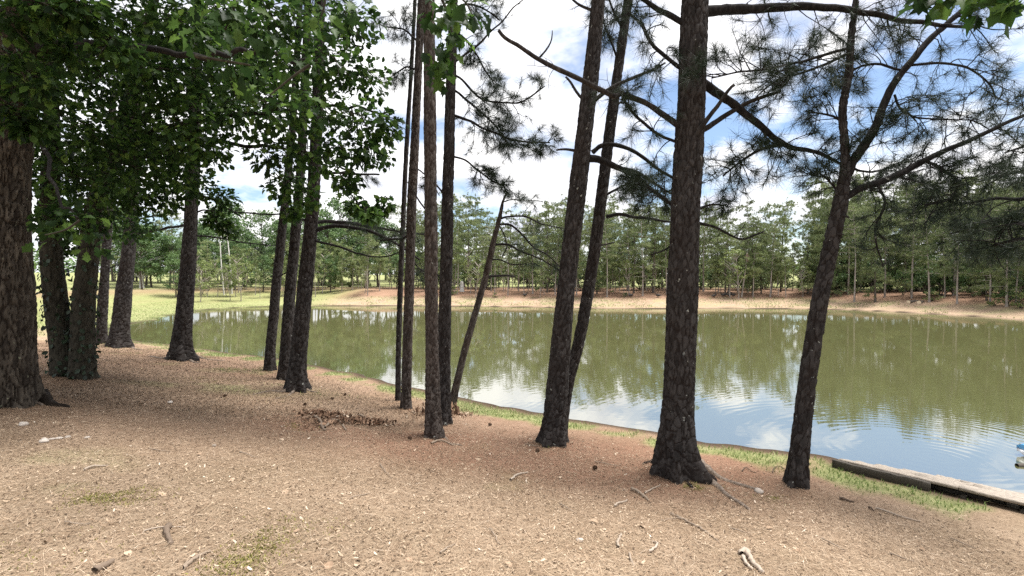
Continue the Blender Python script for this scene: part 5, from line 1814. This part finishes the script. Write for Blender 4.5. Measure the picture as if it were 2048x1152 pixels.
def stone(label, px, py, r, tint, group=None):
    p = on_ground(px, py)
    n, m_ = 8, 12
    V = []
    for i in range(n + 1):
        ph = math.pi * i / n
        for j in range(m_):
            th = 2 * math.pi * j / m_
            V.append((math.sin(ph) * math.cos(th), math.sin(ph) * math.sin(th), math.cos(ph)))
    V = np.array(V)
    k = 0.7 + 0.6 * vnoise(V * 1.3 + rng.random(3) * 40, 6)
    V = V * k[:, None] * r * np.array([1.25, 0.9, 0.55])
    a = np.arange((n + 1) * m_).reshape(n + 1, m_)
    b2 = np.roll(a, -1, 1)
    q = np.stack([a[:-1].ravel(), a[1:].ravel(), b2[1:].ravel(), b2[:-1].ravel()], 1)
    o = link('stone', mesh_np('stone', V, q, M['stone'], False, {'tint': np.full(len(V), tint)}), None, label=label, category='stone')
    o.location = (p[0], p[1], h1(p[0], p[1]) + r * 0.2)
    o.rotation_euler = (0, 0, float(rng.uniform(0, 6)))
    if group:
        o['group'] = group


stone('largest pale stone in the short row below the big oak', 88, 884, 0.045, 0.9)
stone('second pale stone in the short row below the big oak', 104, 880, 0.028, 0.7)
stone('third pale stone in the short row below the big oak', 118, 879, 0.030, 0.8)
stone('last slim pale stone in the short row below the big oak', 135, 875, 0.026, 0.6)
stone('flat pale stone right of the short row', 174, 877, 0.026, 0.7)
stone('flat whitish stone nearest the big oak', 48, 851, 0.050, 0.8)
stone('lone whitish stone on the bare ground under the leafy tree', 340, 806, 0.040, 1.0)
stone('small grey stone by the twig tangle', 428, 893, 0.024, 0.0)
stone('pale stone beside the thick pine root', 1518, 985, 0.05, 0.4)
stone('small pale stone low in the middle', 1160, 1082, 0.022, 0.7)

for px, py in ((600, 1066), (822, 1120), (712, 1142), (658, 1130), (568, 984), (1602, 1103), (1482, 1046), (1180, 1046), (795, 985), (1090, 1085), (250, 1110), (90, 1010), (1850, 1105), (1430, 1020), (660, 905), (560, 880), (395, 910), (960, 920), (1120, 960), (1545, 1060), (1290, 1060), (1010, 1130), (315, 990), (470, 960)):
    p = on_ground(px, py)
    t = LEAF_B if rng.random() < 0.5 else LEAF_S
    V = t[0] * rng.uniform(0.05, 0.085) * np.array([1, 1, 1.6])
    o = link('dry_leaf', mesh_np('dry_leaf', V, t[1], M['dry_leaf'], False, {'tint': np.full(len(V), rng.uniform(0.0, 0.55))}), None, label='pale curled dry leaf lying on the brown ground', category='dry leaf', group='dry leaves on the ground')
    o.location = (p[0], p[1], h1(p[0], p[1]) + 0.016)
    o.rotation_euler = (float(rng.normal() * 0.15), float(rng.normal() * 0.15), float(rng.uniform(0, 6)))

# pine cones
cv = Bag()
for i in range(9):
    for j in range(7):
        a = j * 0.9 + i * 0.45
        z = i * 0.009
        rr = 0.026 * math.sin((i + 1.2) / 10.5 * math.pi) + 0.004
        c = np.array([math.cos(a) * rr, math.sin(a) * rr, z])
        o_ = np.array([math.cos(a), math.sin(a), 0.35]) * 0.014
        s_ = np.array([-math.sin(a), math.cos(a), 0]) * 0.009
        cv.add(np.array([c - s_, c + s_, c + o_ + s_ * .6, c + o_ - s_ * .6]), np.array([[0, 1, 2, 3]]), rng.random())
bag_tube(cv, np.array([(0, 0, 0), (0, 0, 0.04), (0, 0, 0.085)]), [0.014, 0.02, 0.006], 8, 0.2)
v, f, a_ = cv.get()
CONE = mesh_np('pine_cone', v - np.array([0, 0, 0.04]), f, M['cone'], False, a_)
for px, py in ((755, 846), (765, 848), (700, 836), (980, 852), (1190, 940), (665, 800), (690, 792), (820, 880), (450, 795), (1075, 905), (610, 812), (868, 790)):
    p = on_ground(px, py)
    o = link('pine_cone', CONE, None, label='dark fallen pine cone on the straw', category='pine cone', group='fallen pine cones')
    o.location = (p[0], p[1], h1(p[0], p[1]) + 0.025)
    o.rotation_euler = (1.4 + float(rng.normal() * 0.2), 0, float(rng.uniform(0, 6)))
    o.scale = (0.65, 0.65, 0.65)

# dug hollow full of bark scraps, and the rotten red stump behind the pair of pines
db = Bag()
for c, n, s in ((on_ground(650, 832), 420, (0.34, 0.16)), (on_ground(700, 845), 420, (0.42, 0.16)), (on_ground(748, 846), 160, (0.22, 0.10))):
    x, y = c[0] + rng.normal(size=n) * s[0] * 0.6, c[1] + rng.normal(size=n) * s[1]
    v, f, t = litter(x, y, rng.uniform(0.02, 0.10, n), CURL, np.clip(rng.normal(size=n) * 0.3 + 0.4, 0, 1), 0.02, 0.7)
    db.add(v, f, t)
v, f, a_ = db.get()
link('bark_scraps', mesh_np('bark_scraps', v, f, M['rot'], False, a_), None, kind='stuff', label='reddish bark scraps in and around the dug hollow', category='bark scraps')
for px, py, s in ((645, 851, 0.05), (661, 848, 0.055)):
    p = on_ground(px, py)
    V = nrm(rng.normal(size=(1, 3)))
    n, m_ = 7, 10
    V = np.array([(math.sin(math.pi * i / n) * math.cos(2 * math.pi * j / m_), math.sin(math.pi * i / n) * math.sin(2 * math.pi * j / m_), math.cos(math.pi * i / n)) for i in range(n + 1) for j in range(m_)])
    V = V * (0.7 + 0.6 * vnoise(V * 2.2 + px, 6))[:, None] * s * np.array([1.2, 1, 0.7])
    a = np.arange((n + 1) * m_).reshape(n + 1, m_)
    b2 = np.roll(a, -1, 1)
    o = link('clod', mesh_np('clod', V, np.stack([a[:-1].ravel(), a[1:].ravel(), b2[1:].ravel(), b2[:-1].ravel()], 1), M['rot'], True, {'tint': np.full(len(V), 0.8)}), None,
             label='rusty clod of rotten wood below the dug hollow, ' + ('left one' if px < 650 else 'right one'), category='clod')
    o.location = (p[0], p[1], p[2] + 0.01)

sp = on_ground(877, 828)
stump = thing('rotten_stump', 'crumbling red rotten stump behind the pair of straight pines', 'stump', tuple(sp))
bg = Bag()
for j in range(60):
    a = rng.uniform(0, 2 * np.pi)
    rr = rng.uniform(0.16, 0.30)
    c = sp + np.array([math.cos(a) * rr * 1.15, math.sin(a) * rr * 0.7, -0.03])
    hh_ = rng.uniform(0.05, 0.30) * (1.2 - rr * 1.6)
    bag_tube(bg, np.array([c, c + [rng.normal() * .02, rng.normal() * .02, hh_ * .6], c + [rng.normal() * .03, rng.normal() * .03, hh_]]), [rng.uniform(0.02, 0.04), rng.uniform(0.012, 0.03), 0.004], 5)
bg.part('shards', stump, M['rot'])
n = 500
x, y = sp[0] + rng.normal(size=n) * 0.28, sp[1] + rng.normal(size=n) * 0.20
bg = Bag()
v, f, t = litter(x, y, rng.uniform(0.02, 0.07, n), CURL, np.clip(rng.normal(size=n) * 0.3 + 0.6, 0, 1), 0.01, 0.6)
bg.add(v, f, t)
bg.part('crumbs', stump, M['rot'], kind='stuff')

tris = sum(sum(p.loop_total - 2 for p in o.data.polygons) if len(o.data.polygons) < 2000 else len(o.data.loops) - 2 * len(o.data.polygons) for o in COL.objects if o.type == 'MESH' and o.data.users == 1)
print('TRIANGLES single-user', tris)
